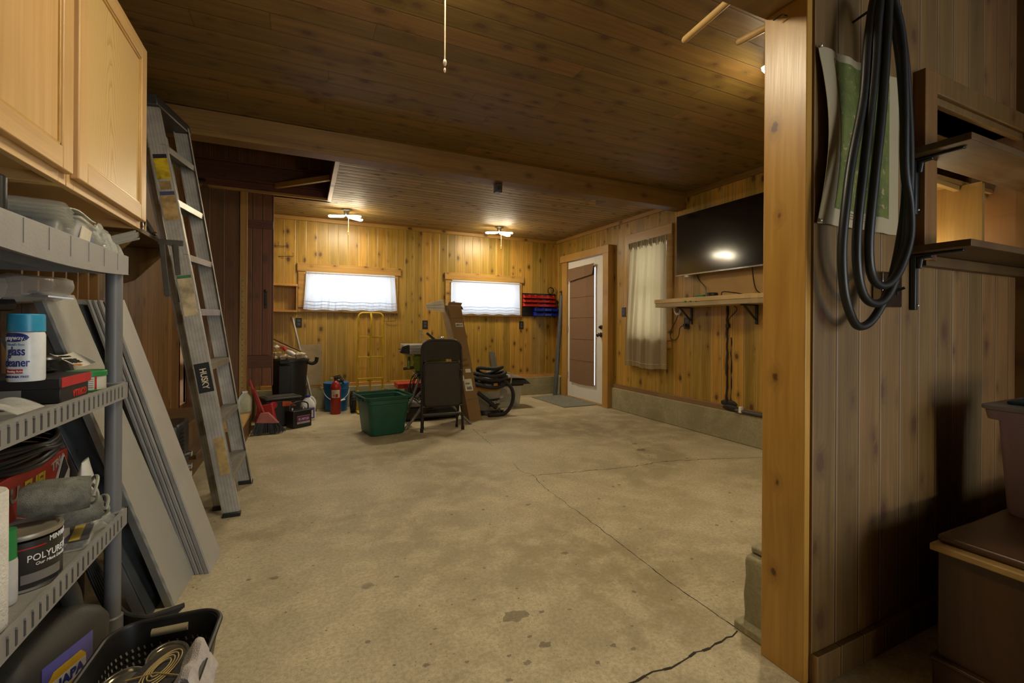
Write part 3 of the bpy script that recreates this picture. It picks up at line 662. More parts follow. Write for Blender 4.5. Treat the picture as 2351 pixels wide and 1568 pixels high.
m = MB(); m.sheet(lambda u, v: (.03 + .09 * u, .03 + .05 * v - .02 * u, .05 + .03 * u + .012 * math.sin(12 * v)), 8, 10, .002); m.sheet(lambda u, v: (-.02 + .05 * u, .0 + .04 * v, .07 + .03 * v + .01 * math.sin(10 * u)), 8, 6, .002); m.build('bag_mouth', CL, t)
m = MB()
for i in range(16): m.ball((random.uniform(.0, .05), random.uniform(0, .05), random.uniform(.01, .028)), .008)
m.build('green_bits', plain((.01, .3, .04), .4), t); m = MB(); m.box(-.02, .03, -.07, -.035, .003, .05); m.build('blue_card', plain((.03, .04, .25), .4), t)
m = MB(); m.lathe([(.02, 0), (.02, .11), (.016, .115)], (-.62, 1.385, TS)); tag(m.build('black_tube', BLK), 'short black tube at the left end of the top shelf', 'tube')
m = MB(); m.tube(smoothpts([(-.62, 1.40, TS + .02), (-.6, 1.46, TS + .035), (-.585, 1.44, TS + .02), (-.58, 1.50, TS + .012)]), .010, 8); tag(m.build('metal_clamp_strap', plain((.1, .09, .08), .35, .6)), 'dark coiled strap in front of the frosted dome', 'strap')

# middle shelf goods
MS = .842
t = thing('glue_box', 'flat black and red box lying upside down on the middle shelf', 'box', (-.7, 1.62, MS), 0)
m = MB(); m.box(-.79, -.566, 1.545, 1.712, MS, MS + .038); m.build('box_body', plain((.022, .02, .02), .45), t, .002)
m = MB(); m.box(-.79, -.562, 1.535, 1.716, MS + .038, MS + .066); m.build('box_lid', plain((.02, .018, .018), .5), t, .003)
m = MB(); m.box(-.563, -.5605, 1.538, 1.714, MS + .040, MS + .065); m.build('red_band', plain((.45, .03, .035), .4), t)
text('GORILLA', .026, Matrix.Translation((-.5655, 1.655, MS + .016)) @ Matrix.Rotation(R(90), 4, 'Z') @ Matrix.Rotation(R(90), 4, 'X') @ Matrix.Rotation(R(180), 4, 'Z'), plain((.6, .04, .03), .4), t, sx=.8, bold=.0006)
m = MB(); m.box(-.80, -.64, 1.5435, 1.5445, MS + .004, MS + .036); m.build('paper_label', plain((.3, .28, .24), .6), t)
for i, z in enumerate((.012, .02, .028)): MB().box(-.79, -.72 + i * .015, 1.5425, 1.5435, MS + z, MS + z + .0025).build('print_line', INK, t)
BT = MS + .067
def can(name, label, x, y, r, h, body, cap, caph, z=BT):
    t = thing(name, label, 'spray can', (x, y, z), 0, local=True)
    MB().lathe([(r * .96, 0), (r, .004), (r, h - .008), (r * .93, h)]).build('can_body', body, t)
    return t
t = can('spray_can', 'white spray can of glass cleaner with a blue cap', -.605, 1.482, .033, .118, plain((.70, .73, .76), .3), None, 0)
MB().lathe([(.033, .119), (.0325, .158), (.030, .161), (1e-4, .161)]).build('cap', plain((.03, .30, .52), .35), t)
Mw = lambda z, a, r=.0333: Matrix.Rotation(R(a), 4, 'Z') @ Matrix.Translation((0, -r, z)) @ Matrix.Rotation(R(90), 4, 'X')
VA = -4
DB = plain((.012, .03, .2), .4)
m = MB(); n = 14
m.add([(math.sin(R(VA - 8) + R(a)) * .0336, -math.cos(R(VA - 8) + R(a)) * .0336, z) for z in (0, 1) for a in [0]], []) if False else None
def wrapband(t, r, a0, a1, z0, z1, mt, nm, ell=False):
    m = MB(); n = 16; vs = []; 
    for i in range(n + 1):
        a = R(a0 + (a1 - a0) * i / n); q = 2 * i / n - 1; e = (max(0, 1 - q * q) ** .5 if ell else 1); zm, hh = (z0 + z1) / 2, (z1 - z0) / 2
        vs += [(math.sin(a) * r, -math.cos(a) * r, zm - hh * e), (math.sin(a) * r, -math.cos(a) * r, zm + hh * e)]
    m.add(vs, [(2 * i, 2 * i + 2, 2 * i + 3, 2 * i + 1) for i in range(n)]); return m.build(nm, mt, t)
wrapband(t, .0334, -75, 30, .094, .116, DB, 'badge', True)
ry = lambda a: Matrix.Rotation(R(a), 4, 'Z')
W_ = plain((.85, .86, .88), .4)
def wtext(t, s, size, z, a, mt, r=.0338, **k): return text(s, size, ry(a) @ Matrix.Translation((0, -r, z)) @ Matrix.Rotation(R(90), 4, 'X'), mt, t, wrap=r, **k)
wtext(t, 'sprayway.', .0145, .104, -22, W_, sx=.85, r=.0339)
wtext(t, "World's Best", .008, .088, -12, plain((.1, .3, .5), .5), sx=.8)
wtext(t, 'glass', .030, .072, -10, DB, sx=.62, bold=.0004); wtext(t, 'cleaner', .028, .045, -12, DB, sx=.62, bold=.0004)
wrapband(t, .0334, -60, 12, .020, .030, RED, 'red_band'); wtext(t, 'Foaming Action', .007, .025, -12, W_, r=.034, sx=.8); wtext(t, 'AMMONIA FREE', .007, .012, -12, DB, sx=1)
t = can('spray_can', 'air freshener can with a tan top beside the glass cleaner', -.672, 1.435, .033, .10, plain((.72, .69, .6), .3), None, 0)
MB().lathe([(.033, .101), (.033, .114), (.030, .128), (.024, .136), (.012, .140), (1e-4, .140)]).build('cap', plain((.42, .32, .19), .4), t)
MB().lathe([(.0332, .0), (.0334, .034)]).build('gold_band', plain((.45, .30, .06), .25, .8), t)
wtext(t, 'glade', .034, .058, 30, INK, r=.0336, shear=.3, sx=.7); wtext(t, 'SC Johnson', .007, .086, 30, RED, r=.0336)
wrapband(t, .0338, 45, 82, .006, .034, INK, 'dark_panel'); wtext(t, 'E', .026, .02, 62, W_, r=.0341, bold=.0008)
t = thing('suction_knob', 'black round knob handle lying behind the spray cans', 'handle', (-.66, 1.70, BT), 0, local=True)
MB().lathe([(.022, 0), (.03, .006), (.012, .014), (.012, .03)][:]).build('neck', BLK, t); MB().lathe([(.012, .028), (.034, .031), (.038, .037), (.034, .043), (.01, .047), (1e-4, .047)]).build('knob', plain((.03, .028, .026), .3), t)
t = thing('putty_tub', 'small white tub with a green lid near the shelf post', 'tub', (-.60, 1.80, MS), 0, local=True)
MB().lathe([(.042, 0), (.046, .004), (.046, .045)]).build('tub', plain((.5, .49, .42), .5), t); MB().lathe([(.049, .046), (.049, .058), (.045, .062), (1e-4, .062)]).build('lid', plain((.02, .2, .05), .4), t); MB().lathe([(.0465, .0), (.0475, .005)]).build('base_ring', GRN, t)
for i in range(5): wrapband(t, .0465, -5, 38, .012 + i * .006, .0135 + i * .006, plain((.12, .12, .11), .6), 'print_line')
wrapband(t, .0466, 42, 48, .006, .044, RED, 'red_stripe')
t = thing('gauge_card', 'curled white cardboard package lettered tire beside the shelf post', 'package', (-.62, 1.93, MS), 0)
Mc = Matrix.Translation((-.655, 1.855, MS + .088)) @ Matrix.Rotation(R(90), 4, 'Z') @ Matrix.Rotation(R(32), 4, 'X') @ Matrix.Rotation(R(-5), 4, 'Z')
m = MB(); m.sheet(lambda u, v: (-.062 + .124 * u, -.034 + .066 * v, .010 * (2 * abs(u - .45)) ** 2.2), 12, 4, .0015); m.v = [Mc @ p for p in m.v]; m.build('card', plain((.72, .68, .58), .6), t)
text('TIRE', .030, Mc @ Matrix.Translation((.0, -.006, .0035)), INK, t, sx=1.2, bold=.0008, ext=.0015)
text('AUTOGAUGE', .010, Mc @ Matrix.Translation((.0, .020, .0035)), INK, t, ext=.0015); m = MB(); m.box(-.058, .0, -.032, -.024, .004, .005); m.v = [Mc @ p for p in m.v]; m.build('orange_corner', plain((.5, .2, .05), .5), t)
m = MB(); m.box(-.66, -.64, 1.83, 1.90, MS, MS + .055); m.build('gauge', plain((.05, .04, .03), .4), t, .006)
m = MB(); m.sheet(lambda u, v: (-.545 - .10 * u, 1.30 + .11 * v, MS + .012 + .018 * math.sin(3.1 * u) * (1 + .4 * math.sin(9 * v))), 14, 14, .002)
tag(m.build('clear_wrapper', CL2), 'clear crumpled wrapper at the left front of the middle shelf', 'wrapper')
# clear clamshell packs heaped on a stack of boxes at the back of the middle shelf
t = thing('tool_box', 'black plastic case at the back of the middle shelf', 'case', (-.85, 1.55, MS)); m = MB(); m.box(-.95, -.80, 1.40, 1.72, MS, MS + .22); m.build('case_body', BLK, t, .01)
m = MB(); m.box(-.80, -.792, 1.5, 1.54, MS + .15, MS + .19); m.build('latch', STEEL, t, .002)
t = thing('clamshell_pack', 'long clear plastic clamshell pack resting above the ribbed panel', 'package', (-.80, 1.75, MS + .22), 0)
m = MB(); L = [(-.90, 1.50), (-.70, 2.02)]
def lp(k, r_): return [( -.86 + (.12) * k, 1.48 + .44 * k, MS + .25 + .045 * k)]
m.tube([(-.93, 1.47, MS + .265), (-.90, 1.52, MS + .27), (-.80, 1.78, MS + .30)], .045, 10, rr=[.03, .045, .05], flat=.7)
m.tube([(-.80, 1.78, MS + .30), (-.79, 1.80, MS + .305), (-.735, 2.0, MS + .315), (-.73, 2.02, MS + .31)], .05, 10, rr=[.05, .058, .05, .03], flat=.6); m.build('shell', CL2, t)
m = MB(); m.box(-.775, -.70, 1.83, 2.0, MS + .285, MS + .29); m.build('foil_edge', plain((.6, .6, .6), .15, .8), t)
m = MB(); m.tube([(-.90, 1.50, MS + .25), (-.78, 1.82, MS + .26)], .02, 8); m.build('contents', BLK, t)
t = thing('flashlight', 'black flashlight pointing at the camera on the middle shelf', 'flashlight', (-.80, 1.42, MS + .24)); m = MB(); m.cyl((-.88, 1.28, MS + .34), (-.76, 1.42, MS + .335), .016, .021); m.build('barrel', BLK, t); m = MB(); m.cyl((-.765, 1.414, MS + .335), (-.755, 1.428, MS + .335), .024); m.build('lens_ring', plain((.2, .2, .2), .2, .8), t)
m = MB(); m.box(-.96, -.80, 1.30, 1.39, MS, MS + .305); tag(m.build('dark_carton', plain((.015, .014, .014), .7), bevel=.004), 'tall dark carton behind the air freshener', 'carton')

# lower shelf goods
LS = .420
t = thing('fuel_carton', 'red fuel carton with an open flap under the black cable coil', 'carton', (-.78, 1.80, LS))
m = MB(); bx = [(-.90, 1.42), (-.665, 1.42), (-.665, 1.885), (-.90, 1.885)]
m.box(-.915, -.672, 1.45, 1.885, LS, LS + .235); RC = plain((.33, .022, .012), .45, var=.2, scale=8); m.build('carton_body', RC, t, .003)
m = MB(); m.prism([(1.80, LS + .155), (1.845, LS + .225), (1.885, LS + .165), (1.875, LS + .06), (1.80, LS + .03), (1.775, LS + .10)], -.671, -.667, 'x'); m.build('white_patch', plain((.6, .56, .5), .6), t)
m = MB(); m.prism([(1.808, LS + .155), (1.845, LS + .216), (1.87, LS + .175), (1.83, LS + .14)], -.667, -.665, 'x'); m.build('black_patch', INK, t)
text('TRU', .05, Matrix.Translation((-.671, 1.555, LS + .182)) @ Matrix.Rotation(R(90), 4, 'Z') @ Matrix.Rotation(R(90), 4, 'X'), plain((.3, .28, .27), .5), t, sx=1.15, bold=.002, shear=.1)
text('FUEL', .05, Matrix.Translation((-.671, 1.695, LS + .182)) @ Matrix.Rotation(R(90), 4, 'Z') @ Matrix.Rotation(R(90), 4, 'X'), plain((.5, .42, .02), .5), t, sx=1.15, bold=.002, shear=.1)
text('TRU', .035, Matrix.Translation((-.671, 1.815, LS + .205)) @ Matrix.Rotation(R(90), 4, 'Z') @ Matrix.Rotation(R(90), 4, 'X') @ Matrix.Rotation(R(12), 4, 'Z'), plain((.4, .33, .28), .5), t, sx=1.1, bold=.001, shear=.15)
m = MB()
for y in (1.52, 1.60, 1.68): m.lathe([(.03, 0), (.03, .05), (.012, .06)], (-.68, y, LS + .06), 14)
m.build('printed_cans', plain((.25, .25, .24), .4), t)
t = thing('cable_coil', 'black cable coil lying on the red fuel carton', 'cable', (-.77, 1.68, LS + .24))
for k in range(6):
    rx, ry_ = .125 - .006 * (k % 3), .205 - .008 * (k % 2)
    m = MB(); m.tube([(-.775 + .004 * (k % 2) + rx * math.cos(2 * math.pi * i / 36), 1.70 + .005 * k + ry_ * math.sin(2 * math.pi * i / 36), LS + .246 + .009 * k + .006 * math.sin(i * .5 + k)) for i in range(36)], .0065, 8, True); m.build('loop', plain((.012, .012, .012), .3), t)
m = MB(); m.sheet(lambda u, v: (-.83 + .1 * u, 1.60 + .12 * v, LS + .242 + .03 * u * v), 6, 6, .002); tag(m.build('plastic_scrap', CL2), 'clear plastic piece inside the black cable coil', 'plastic')
TW = plain((.20, .205, .17), .95, bump=1., var=.3, scale=120); HEM = plain((.30, .30, .25), .8)
def roll(name, label, p, q, r, turns, seed):
    t = thing(name, label, 'towel', p, group=None); p = Vector(p); q = Vector(q); d = (q - p).normalized(); u = Vector((0, 0, 1)); s = d.cross(u).normalized()
    m = MB(); n = 8; rr = [r * .72, r * .93, r, r * 1.02, r * 1.0, r * .98, r * .96, r * .9]; m.tube([p + (q - p) * (i / 7) for i in range(8)], r, 18, rr=rr, caps=True, flat=.95); m.build('towel_roll', TW, t)
    m = MB(); pts = []
    for i in range(60):
        k = i / 59; a = k * turns * 2 * math.pi; ra = r * (.93 - .72 * k); pts.append(q + d * (.004 + .01 * math.sin(a * 1.3)) + (s * math.cos(a) + u * math.sin(a)) * ra)
    m.tube(pts, .0042, 6); m.build('hem', HEM, t); return t
roll('rolled_towel', 'upper grey green microfibre towel roll on the lower shelf', (-.645, 1.545, LS + .178), (-.520, 1.59, LS + .172), .047, 2.2, 1)
roll('rolled_towel', 'lower grey green microfibre towel roll under the other roll', (-.635, 1.635, LS + .100), (-.535, 1.70, LS + .092), .038, 1.8, 2)
t = thing('varnish_can', 'black and silver can of clear varnish on the lower shelf', 'paint can', (-.612, 1.492, LS), 0, local=True)
MB().lathe([(.066, 0), (.068, .004), (.068, .114)]).build('can_body', plain((.025, .022, .02), .35), t)
MB().lathe([(.069, .120), (.0705, .126), (.069, .131), (.062, .131), (.058, .125), (.045, .125), (.04, .122), (1e-4, .122)]).build('lid', plain((.4, .36, .28), .42, .55), t); MB().lathe([(.0695, 0), (.0695, .006)]).build('bottom_ring', STEEL, t)
wrapband(t, .0684, -50, 8, .012, .098, plain((.52, .53, .54), .4), 'barcode_panel'); wrapband(t, .0684, -70, 55, .098, .101, RED, 'red_stripe')
for i in range(14): wrapband(t, .0687, -40 + i * 2.9, -40 + i * 2.9 + (1 if i % 3 else 1.8), .016, .034, INK, 'bar')
for i in range(9): wrapband(t, .0687, -38, -3 - (i * 7) % 13, .042 + i * .005, .0435 + i * .005, INK, 'print_line')
wtext(t, 'POLYURETHANE', .022, .074, 26, W_, r=.0687, sx=.85, align='LEFT'); wtext(t, 'MINWAX', .018, .108, 60, W_, r=.0687, sx=.8, align='LEFT'); wtext(t, 'Our Most Durable', .010, .059, 38, W_, r=.0687, shear=.2, align='LEFT')
wrapband(t, .0686, 18, 84, .018, .040, plain((.16, .15, .14), .2), 'gloss_panel')
t = thing('screw_case', 'flat clear case with a yellow and black card on the lower shelf', 'case', (-.585, 1.70, LS), 12, local=True)
m = MB(); m.rrect([(.032, .07, 0), (.034, .072, .024)], .002, 3, .006); m.build('case_shell', CL, t); m = MB(); m.box(-.028, .03, -.062, .06, .0245, .026); m.mat(1); m.box(-.01, .012, -.06, .058, .026, .0265); m.build('card', [plain((.05, .04, .06), .5), plain((.4, .3, .03), .5)], t)
m = MB(); m.sheet(crump(.03, .05, .03, 8), 12, 12, .0015); m.at(); m.v = [p + Vector((-.572, 1.80, LS)) for p in m.v]; tag(m.build('clear_wrapper', CL), 'clear crumpled wrapper beside the flat clear case', 'wrapper')
t = thing('caulk_tube', 'white squeeze tube with green print standing by the shelf post', 'tube', (-.615, 1.84, LS), 6, local=True)
m = MB(); m.add([(.026 * math.cos(2 * math.pi * i / 16) * (1 if j == 0 else 1 - .0 * j), (.032 + .004 * j) * math.sin(2 * math.pi * i / 16) * 1.0, z) if j < 3 else (.003 * math.cos(2 * math.pi * i / 16), .036 * math.sin(2 * math.pi * i / 16), z) for j, z in enumerate((0, .05, .12, .2)) for i in range(16)], [tuple(range(16))[::-1]] + [(j * 16 + i, j * 16 + (i + 1) % 16, (j + 1) * 16 + (i + 1) % 16, (j + 1) * 16 + i) for j in range(3) for i in range(16)]); m.build('tube_body', plain((.62, .63, .58), .5), t)
for i in range(8): wrapband(t, .0335, 60, 95, .02 + i * .008, .0225 + i * .008, plain((.05, .12, .05), .5) if i % 3 == 0 else INK, 'print_line')
m = MB(); m.lathe([(.05, 0), (.052, .004), (.052, .28), (.05, .284), (.02, .284), (.02, 0)], (-.60, 1.27, LS + .0)); tag(m.build('paper_towel_roll', plain((.72, .7, .64), .9, bump=.8)), 'white paper towel roll cut off by the left edge', 'paper roll')
for x, y, h, c1, c2, lab in ((-.602, 1.388, .165, (.02, .22, .06), (.5, .5, .5), 'small green capped bottle beside the paper towel roll'),):
    t = thing('bottle', lab, 'bottle', (x, y, LS), 0, local=True); MB().lathe([(.021, 0), (.022, .004), (.022, h * .55), (.020, h * .62)]).build('bottle_body', plain(c2, .4), t); MB().lathe([(.0205, h * .6), (.020, h), (1e-4, h + .001)]).build('cap', plain(c1, .4), t)
t = thing('bit_carton', 'white carton between the varnish can and the red carton', 'carton', (-.65, 1.68, LS)); m = MB(); m.box(-.668, -.60, 1.60, 1.70, LS, LS + .055); m.build('carton_body', plain((.5, .45, .38), .7), t, .002); m = MB(); m.box(-.668, -.62, 1.72, 1.79, LS, LS + .055); m.build('striped_sleeve', plain((.06, .02, .02), .5, var=.6, scale=90), t, .002)

# ---------------- under the shelf unit
t = thing('oil_jug', 'dark plastic jug with a yellow cap and purple label under the shelf', 'jug', (-.635, 1.60, .0), -20, local=True)
m = MB(); m.rrect([(.075, .16, 0), (.083, .168, .012), (.083, .168, .185), (.074, .152, .215), (.05, .115, .24), (.035, .06, .25)], None, 5, .05); m.build('jug_body', plain((.035, .033, .028), .5, bump=.2), t)
m = MB(); m.tube(smoothpts([(-.01, .13, .20), (-.01, .115, .27), (-.01, .085, .32), (-.01, .04, .325), (-.01, -.0, .30), (-.01, -.02, .23)]), .024, 10); m.build('handle', plain((.04, .038, .032), .5, bump=.2), t)
m = MB(); m.at((.0, -.10, .238), 0, 0, 10); m.lathe([(.030, -.02), (.030, .03)]); m.build('neck', plain((.035, .033, .028), .5), t)
m = MB(); m.at((.0, -.10, .255), 0, 0, 10); m.lathe([(.036, 0), (.038, .003), (.038, .028), (.034, .032), (1e-4, .032)], n=30); m.build('cap', plain((.42, .34, .02), .45), t)
m = MB(); m.rrect([(.001, .075, 0.03), (.001, .075, .188)], None, 4, .02); m.v = [p + Vector((.0840, .0, 0)) for p in m.v]; m.build('purple_label', plain((.10, .09, .30), .4, var=.3, scale=10), t)
Mj = Matrix.Translation((.0858, -.005, .118)) @ Matrix.Rotation(R(90), 4, 'Z') @ Matrix.Rotation(R(90), 4, 'X')
m = MB(); m.prism([(-.055, -.025), (-.04, -.042), (.04, -.042), (.055, -.025), (.055, .025), (.04, .042), (-.04, .042), (-.055, .025)], 0, .0008); m.v = [Mj @ p for p in m.v]; m.build('badge', plain((.6, .36, .02), .4), t)
m = MB(); m.box(-.055, .055, -.018, .018, .0008, .0014); m.v = [Mj @ p for p in m.v]; m.build('badge_bar', plain((.6, .6, .62), .4), t)
text('NAPA', .034, Mj @ Matrix.Translation((0, 0, .002)), plain((.02, .03, .25), .4), t, sx=1.05, bold=.001)
text('HEAVY DUTY DIESEL', .013, Mj @ Matrix.Translation((.01, -.055, .002)), W_, t, shear=.2)
m = MB(); m.lathe([(.10, 0), (.105, .01), (.11, .36), (.112, .37), (1e-4, .37)], (-.80, 2.06, 0), 28); tag(m.build('black_drum', plain((.012, .011, .01), .35)), 'tall dark cylinder standing behind the front shelf post', 'drum')
m = MB(); m.box(-.90, -.78, 1.72, 1.80, .02, .33); tag(m.build('blue_box', plain((.05, .10, .14), .5), bevel=.004), 'dull blue box behind the oil jug', 'box')
# black basket with odds and ends
BK = thing('basket', 'black perforated plastic basket on the floor at lower left', 'basket', (-.365, 1.445, .0), -3, local=True)
bsh = plain((.014, .013, .012), .4)
def bx_ring(hx, hy, z, n=12, rc=.07):
    o = []
    for q, (sx, sy) in enumerate(((1, 1), (-1, 1), (-1, -1), (1, -1))):
        for i in range(n + 1): a = R(90 * q + 90 * i / n); o.append((sx * (hx - rc) + rc * math.cos(a), sy * (hy - rc) + rc * math.sin(a), z))
    return o
m = MB()
HX, HY, HZ = .135, .215, .165
r_out = [bx_ring(HX * k, HY * k, z) for k, z in ((.84, 0), (.88, .03), (.94, .09), (1., HZ))]
r_in = [bx_ring(HX * k - .004, HY * k - .004, z) for k, z in ((1., HZ), (.94, .09), (.88, .03), (.84, .004))]
K = len(r_out[0]); rings = r_out + r_in; vs = [p for g in rings for p in g]
fs = [tuple(range(K))[::-1], tuple(7 * K + i for i in range(K))]
for j in range(7):
    for i in range(K):
        # hand hole in the far end panel
        fs.append((j * K + i, j * K + (i + 1) % K, (j + 1) * K + (i + 1) % K, (j + 1) * K + i))
m.add(vs, fs); m.build('basket_wall', bsh, BK)
m = MB(); m.tube([(p[0] * 1.02, p[1] * 1.01, HZ) for p in bx_ring(HX, HY, 0)], .007, 8, True, flat=1.); m.build('rim', bsh, BK)
m = MB()
for j in range(5):
    z = .035 + j * .017
    rg = bx_ring(HX * (.848 + z * 1.0) - .0058, HY * (.848 + z * 1.0) - .0058, z, 8)
    L = len(rg)
    for i in range(L):
        a, b = Vector(rg[i]), Vector(rg[(i + 1) % L]); k = max(1, int((b - a).length / .018))
        for q in range(k): p = a + (b - a) * ((q + .5) / k); c = (b - a).normalized() * .0035; inw = Vector((-p.x, -p.y, 0)).normalized() * .001; m.quad(p - c + inw + Vector((0, 0, -.004)), p + inw + Vector((0, 0, -.006)), p + c + inw + Vector((0, 0, .004)), p + inw + Vector((0, 0, .006)))
m.build('perforations', plain((.38, .36, .28), .7), BK)['kind'] = 'stuff'
m = MB(); m.tube([(-.045, HY - .010, .135), (.045, HY - .010, .135)], .011, 10); m.build('grip_hole', plain((.30, .25, .15), .7), BK)
bl = Matrix.Translation((-.365, 1.445, 0)) @ Matrix.Rotation(R(-3), 4, 'Z')
def inb(x, y, z): return bl @ Vector((x, y, z))
def lid(label, p, r, tilt, az):
    t = thing('can_lid', label, 'lid', p, az, local=True); m = MB(); m.at((0, 0, 0), 0, tilt); m.lathe([(1e-4, 0), (r, 0), (r, .008), (r * .9, .010), (r * .86, .004), (1e-4, .004)][0:], (0, 0, 0), 30); m.build('lid_disc', plain((.5, .47, .4), .2, .9), t)
    m = MB(); m.at((0, 0, 0), 0, tilt); m.tube([(r * math.cos(2 * math.pi * i / 30), r * math.sin(2 * math.pi * i / 30), .006) for i in range(30)], .004, 6, True); m.build('lid_rim', plain((.6, .57, .5), .18, .9), t); return t
lid('round metal can lid at the far end of the basket', inb(.015, .13, .095), .048, 14, 20)
lid('round metal can lid at the near end of the basket', inb(-.06, .045, .10), .05, 8, -20)
t = thing('abrasive_belt', 'folded dark sanding belt lying on top of the basket', 'sanding belt', inb(.035, -.01, .12), -20, local=True)
for k, (sx, sy, z, mt) in enumerate(((.072, .10, .0, plain((.03, .029, .026), .85, bump=.8)), (.055, .078, .016, plain((.035, .033, .03), .85, bump=.8)))):
    m = MB(); m.rrect([(sx, sy, z), (sx, sy, z + .015)], None, 8, sx * .98); m.build('belt_fold', mt, t)
m = MB()
for k in range(4):
    s = 1 - k * .18; m.tube([(.030 * s * math.cos(a) , .008 - .0 + .07 * s * math.sin(a), .035 + .001 * k) for a in [2 * math.pi * i / 28 for i in range(28)]], .0016, 5, True)
m.build('paper_edges', plain((.5, .38, .16), .7), t)
m = MB(); m.tube([(-.06, -.03, .036), (0, -.015, .041), (.06, -.02, .036)], .0015, 5); m.build('rubber_band', plain((.5, .33, .08), .6), t)
m = MB()
m.sheet(lambda u, v: tuple(bl @ Vector((.085 + .075 * u, -.13 + .15 * v + .012 * math.sin(6 * u), .172 + .010 * math.sin(9 * v) + .012 * math.sin(3.1 * u) - .15 * max(0, u - .55) ** 1.1 - .09 * max(0, .3 - u)))), 18, 18, .010)
tag(m.build('white_rag', plain((.55, .5, .47), .95, bump=1., var=.15, scale=90)), 'whitish terry rag draped over the basket rim', 'rag')
# heavy black cables on the floor behind the post
t = thing('power_cable', 'heavy black cables looping down behind the front shelf post', 'cable', (-.58, 2.1, 0))
for k in range(6):
    o = k * .012; rn = random.Random(k)
    pts = smoothpts([(-.68 + o * .5, 1.975, .34 - o), (-.64 + o * .5, 1.965, .20), (-.58 + o * .5, 1.95 - o * .3, .06 + .004 * k), (-.52 + o * .6, 1.935 - o * .4, .012 + .008 * k), (-.45, 1.955 - o * .4, .012 + .006 * k), (-.405 + o * .4, 1.975 - o * .2, .012 + .005 * k)])
    m = MB(); m.tube(pts, .0085, 8); m.build('strand', RUB, t)

# ---------------- leaning metal panels
PG = plain((.36, .345, .31), .5, var=.05, scale=20); PD = plain((.05, .055, .06), .5, .3)
def ribbed():
    t = NT('ribbed_sheet'); P = t.xyz(t.obj()); s = t.ma('SINE', t.ma('MULTIPLY', t.ma('ADD', P[1], t.ma('MULTIPLY', P[2], -.03)), 900.))
    t.bump(s, .6, .002); c = t.mix(t.ma('MULTIPLY_ADD', s, .5, .5), (.34, .33, .29), (.47, .455, .40)); return t.fin(c, .45, .1)
PR = ribbed()
def panel(label, y0, y1, xb, xt, H, th, yo, mt, flange=.0, sk=0.):
    """sheet leaning towards the left wall: bottom edge at xb, top edge at xt"""
    t = thing('siding_panel', label, 'panel', (xb, (y0 + y1) / 2, 0), group='aluminium panels leaning on the left wall')
    m = MB(); b = [(xb - th, y0, 0), (xb, y0, 0), (xb + sk, y1, 0), (xb - th + sk, y1, 0)]; m.hexa(b, [(xt - th, y0 + yo, H), (xt, y0 + yo, H), (xt, y1 + yo, H), (xt - th, y1 + yo, H)]); m.build('sheet', mt, t, .001)
    if flange:
        m = MB(); 
        for a in (y0, y1): m.hexa([(xb - th - flange, a - .002, 0), (xb - th, a - .002, 0), (xb - th, a + .002, 0), (xb - th - flange, a + .002, 0)], [(xt - th - flange, a + yo - .002, H), (xt - th, a + yo - .002, H), (xt - th, a + yo + .002, H), (xt - th - flange, a + yo + .002, H)])
        m.build('flange', plain((.30, .30, .29), .35, .6), t)
    return t
panel('wide finely ribbed grey panel leaning beside the shelf post', 2.045, 2.275, -.425, -.76, 1.15, .010, -.10, PR, .02, .015)
panel('smooth grey panel leaning nearest the ladder', 2.25, 2.42, -.345, -.71, 1.15, .008, .09, PG, .012, .015)
for k, lab in enumerate(('thin grey panel edge just behind the smooth panel', 'second thin panel edge behind the smooth panel', 'third thin panel edge behind the smooth panel')):
    panel(lab, 2.255 + .004 * k, 2.405, -.368 - .018 * k, -.733 - .017 * k, 1.14, .008, .08 - .004 * k, PG, .006, .01)
panel('dark channel panel leaning behind the ribbed panel', 2.20, 2.38, -.468, -.80, 1.14, .008, .03, PD, .02, .01)
panel('bluish grey channel panel leaning nearest the shelf post', 1.99, 2.19, -.487, -.83, 1.0, .006, -.02, plain((.10, .115, .13), .3, .5), .03, .01)
m = MB()
for yy, zz in ((2.33, .17), (2.40, .40), (2.42, .75), (2.5, 1.02)): pass
# cubby organiser, bracket shelf and what stands there
t = thing('cubby_rack', 'brown wooden pigeonhole rack on the left wall', 'rack', (-.86, 2.2, 1.14)); m = MB()
m.box(-.98, -.81, 1.95, 2.55, 1.13, 1.145); m.box(-.98, -.81, 1.95, 2.55, 1.26, 1.275)
for i in range(7): y = 1.95 + i * .0985; m.box(-.98, -.81, y, y + .012, 1.145, 1.26)
m.box(-.98, -.97, 1.95, 2.55, 1.145, 1.26); m.build('rack_frame', wood('rack_wood', (.26, .13, .035), (.15, .065, .015), 1, 2, .9, groove=0, knots=.1), t, .001)
t = thing('bracket_shelf', 'wooden shelf on triangular wooden brackets behind the ladder', 'shelf', (-.88, 3.0, 1.5)); m = MB(); m.box(-.98, -.745, 2.78, 3.55, 1.508, 1.53); m.build('shelf_board', W_SHELF, t, .001)
for y in (2.90, 3.45): m = MB(); m.prism([(-.98, 1.508), (-.76, 1.508), (-.93, 1.31), (-.98, 1.29)], y, y + .018, 'y'); m.build('bracket', W_SHELFV, t, .001)
t = thing('speaker_box', 'small black box standing on the bracket shelf', 'speaker', (-.84, 3.2, 1.53)); m = MB(); m.hexa([(-.93, 3.12, 1.53), (-.78, 3.12, 1.53), (-.78, 3.42, 1.53), (-.93, 3.42, 1.53)], [(-.93, 3.12, 1.68), (-.86, 3.12, 1.68), (-.86, 3.42, 1.68), (-.93, 3.42, 1.68)]); m.build('cabinet', plain((.022, .02, .018), .4), t, .006)
m = MB(); m.box(-.80, -.77, 3.0, 3.05, 1.532, 1.60); m.ball((-.77, 3.2, 1.56), .012); m.build('knob', CHROME, t, .003)
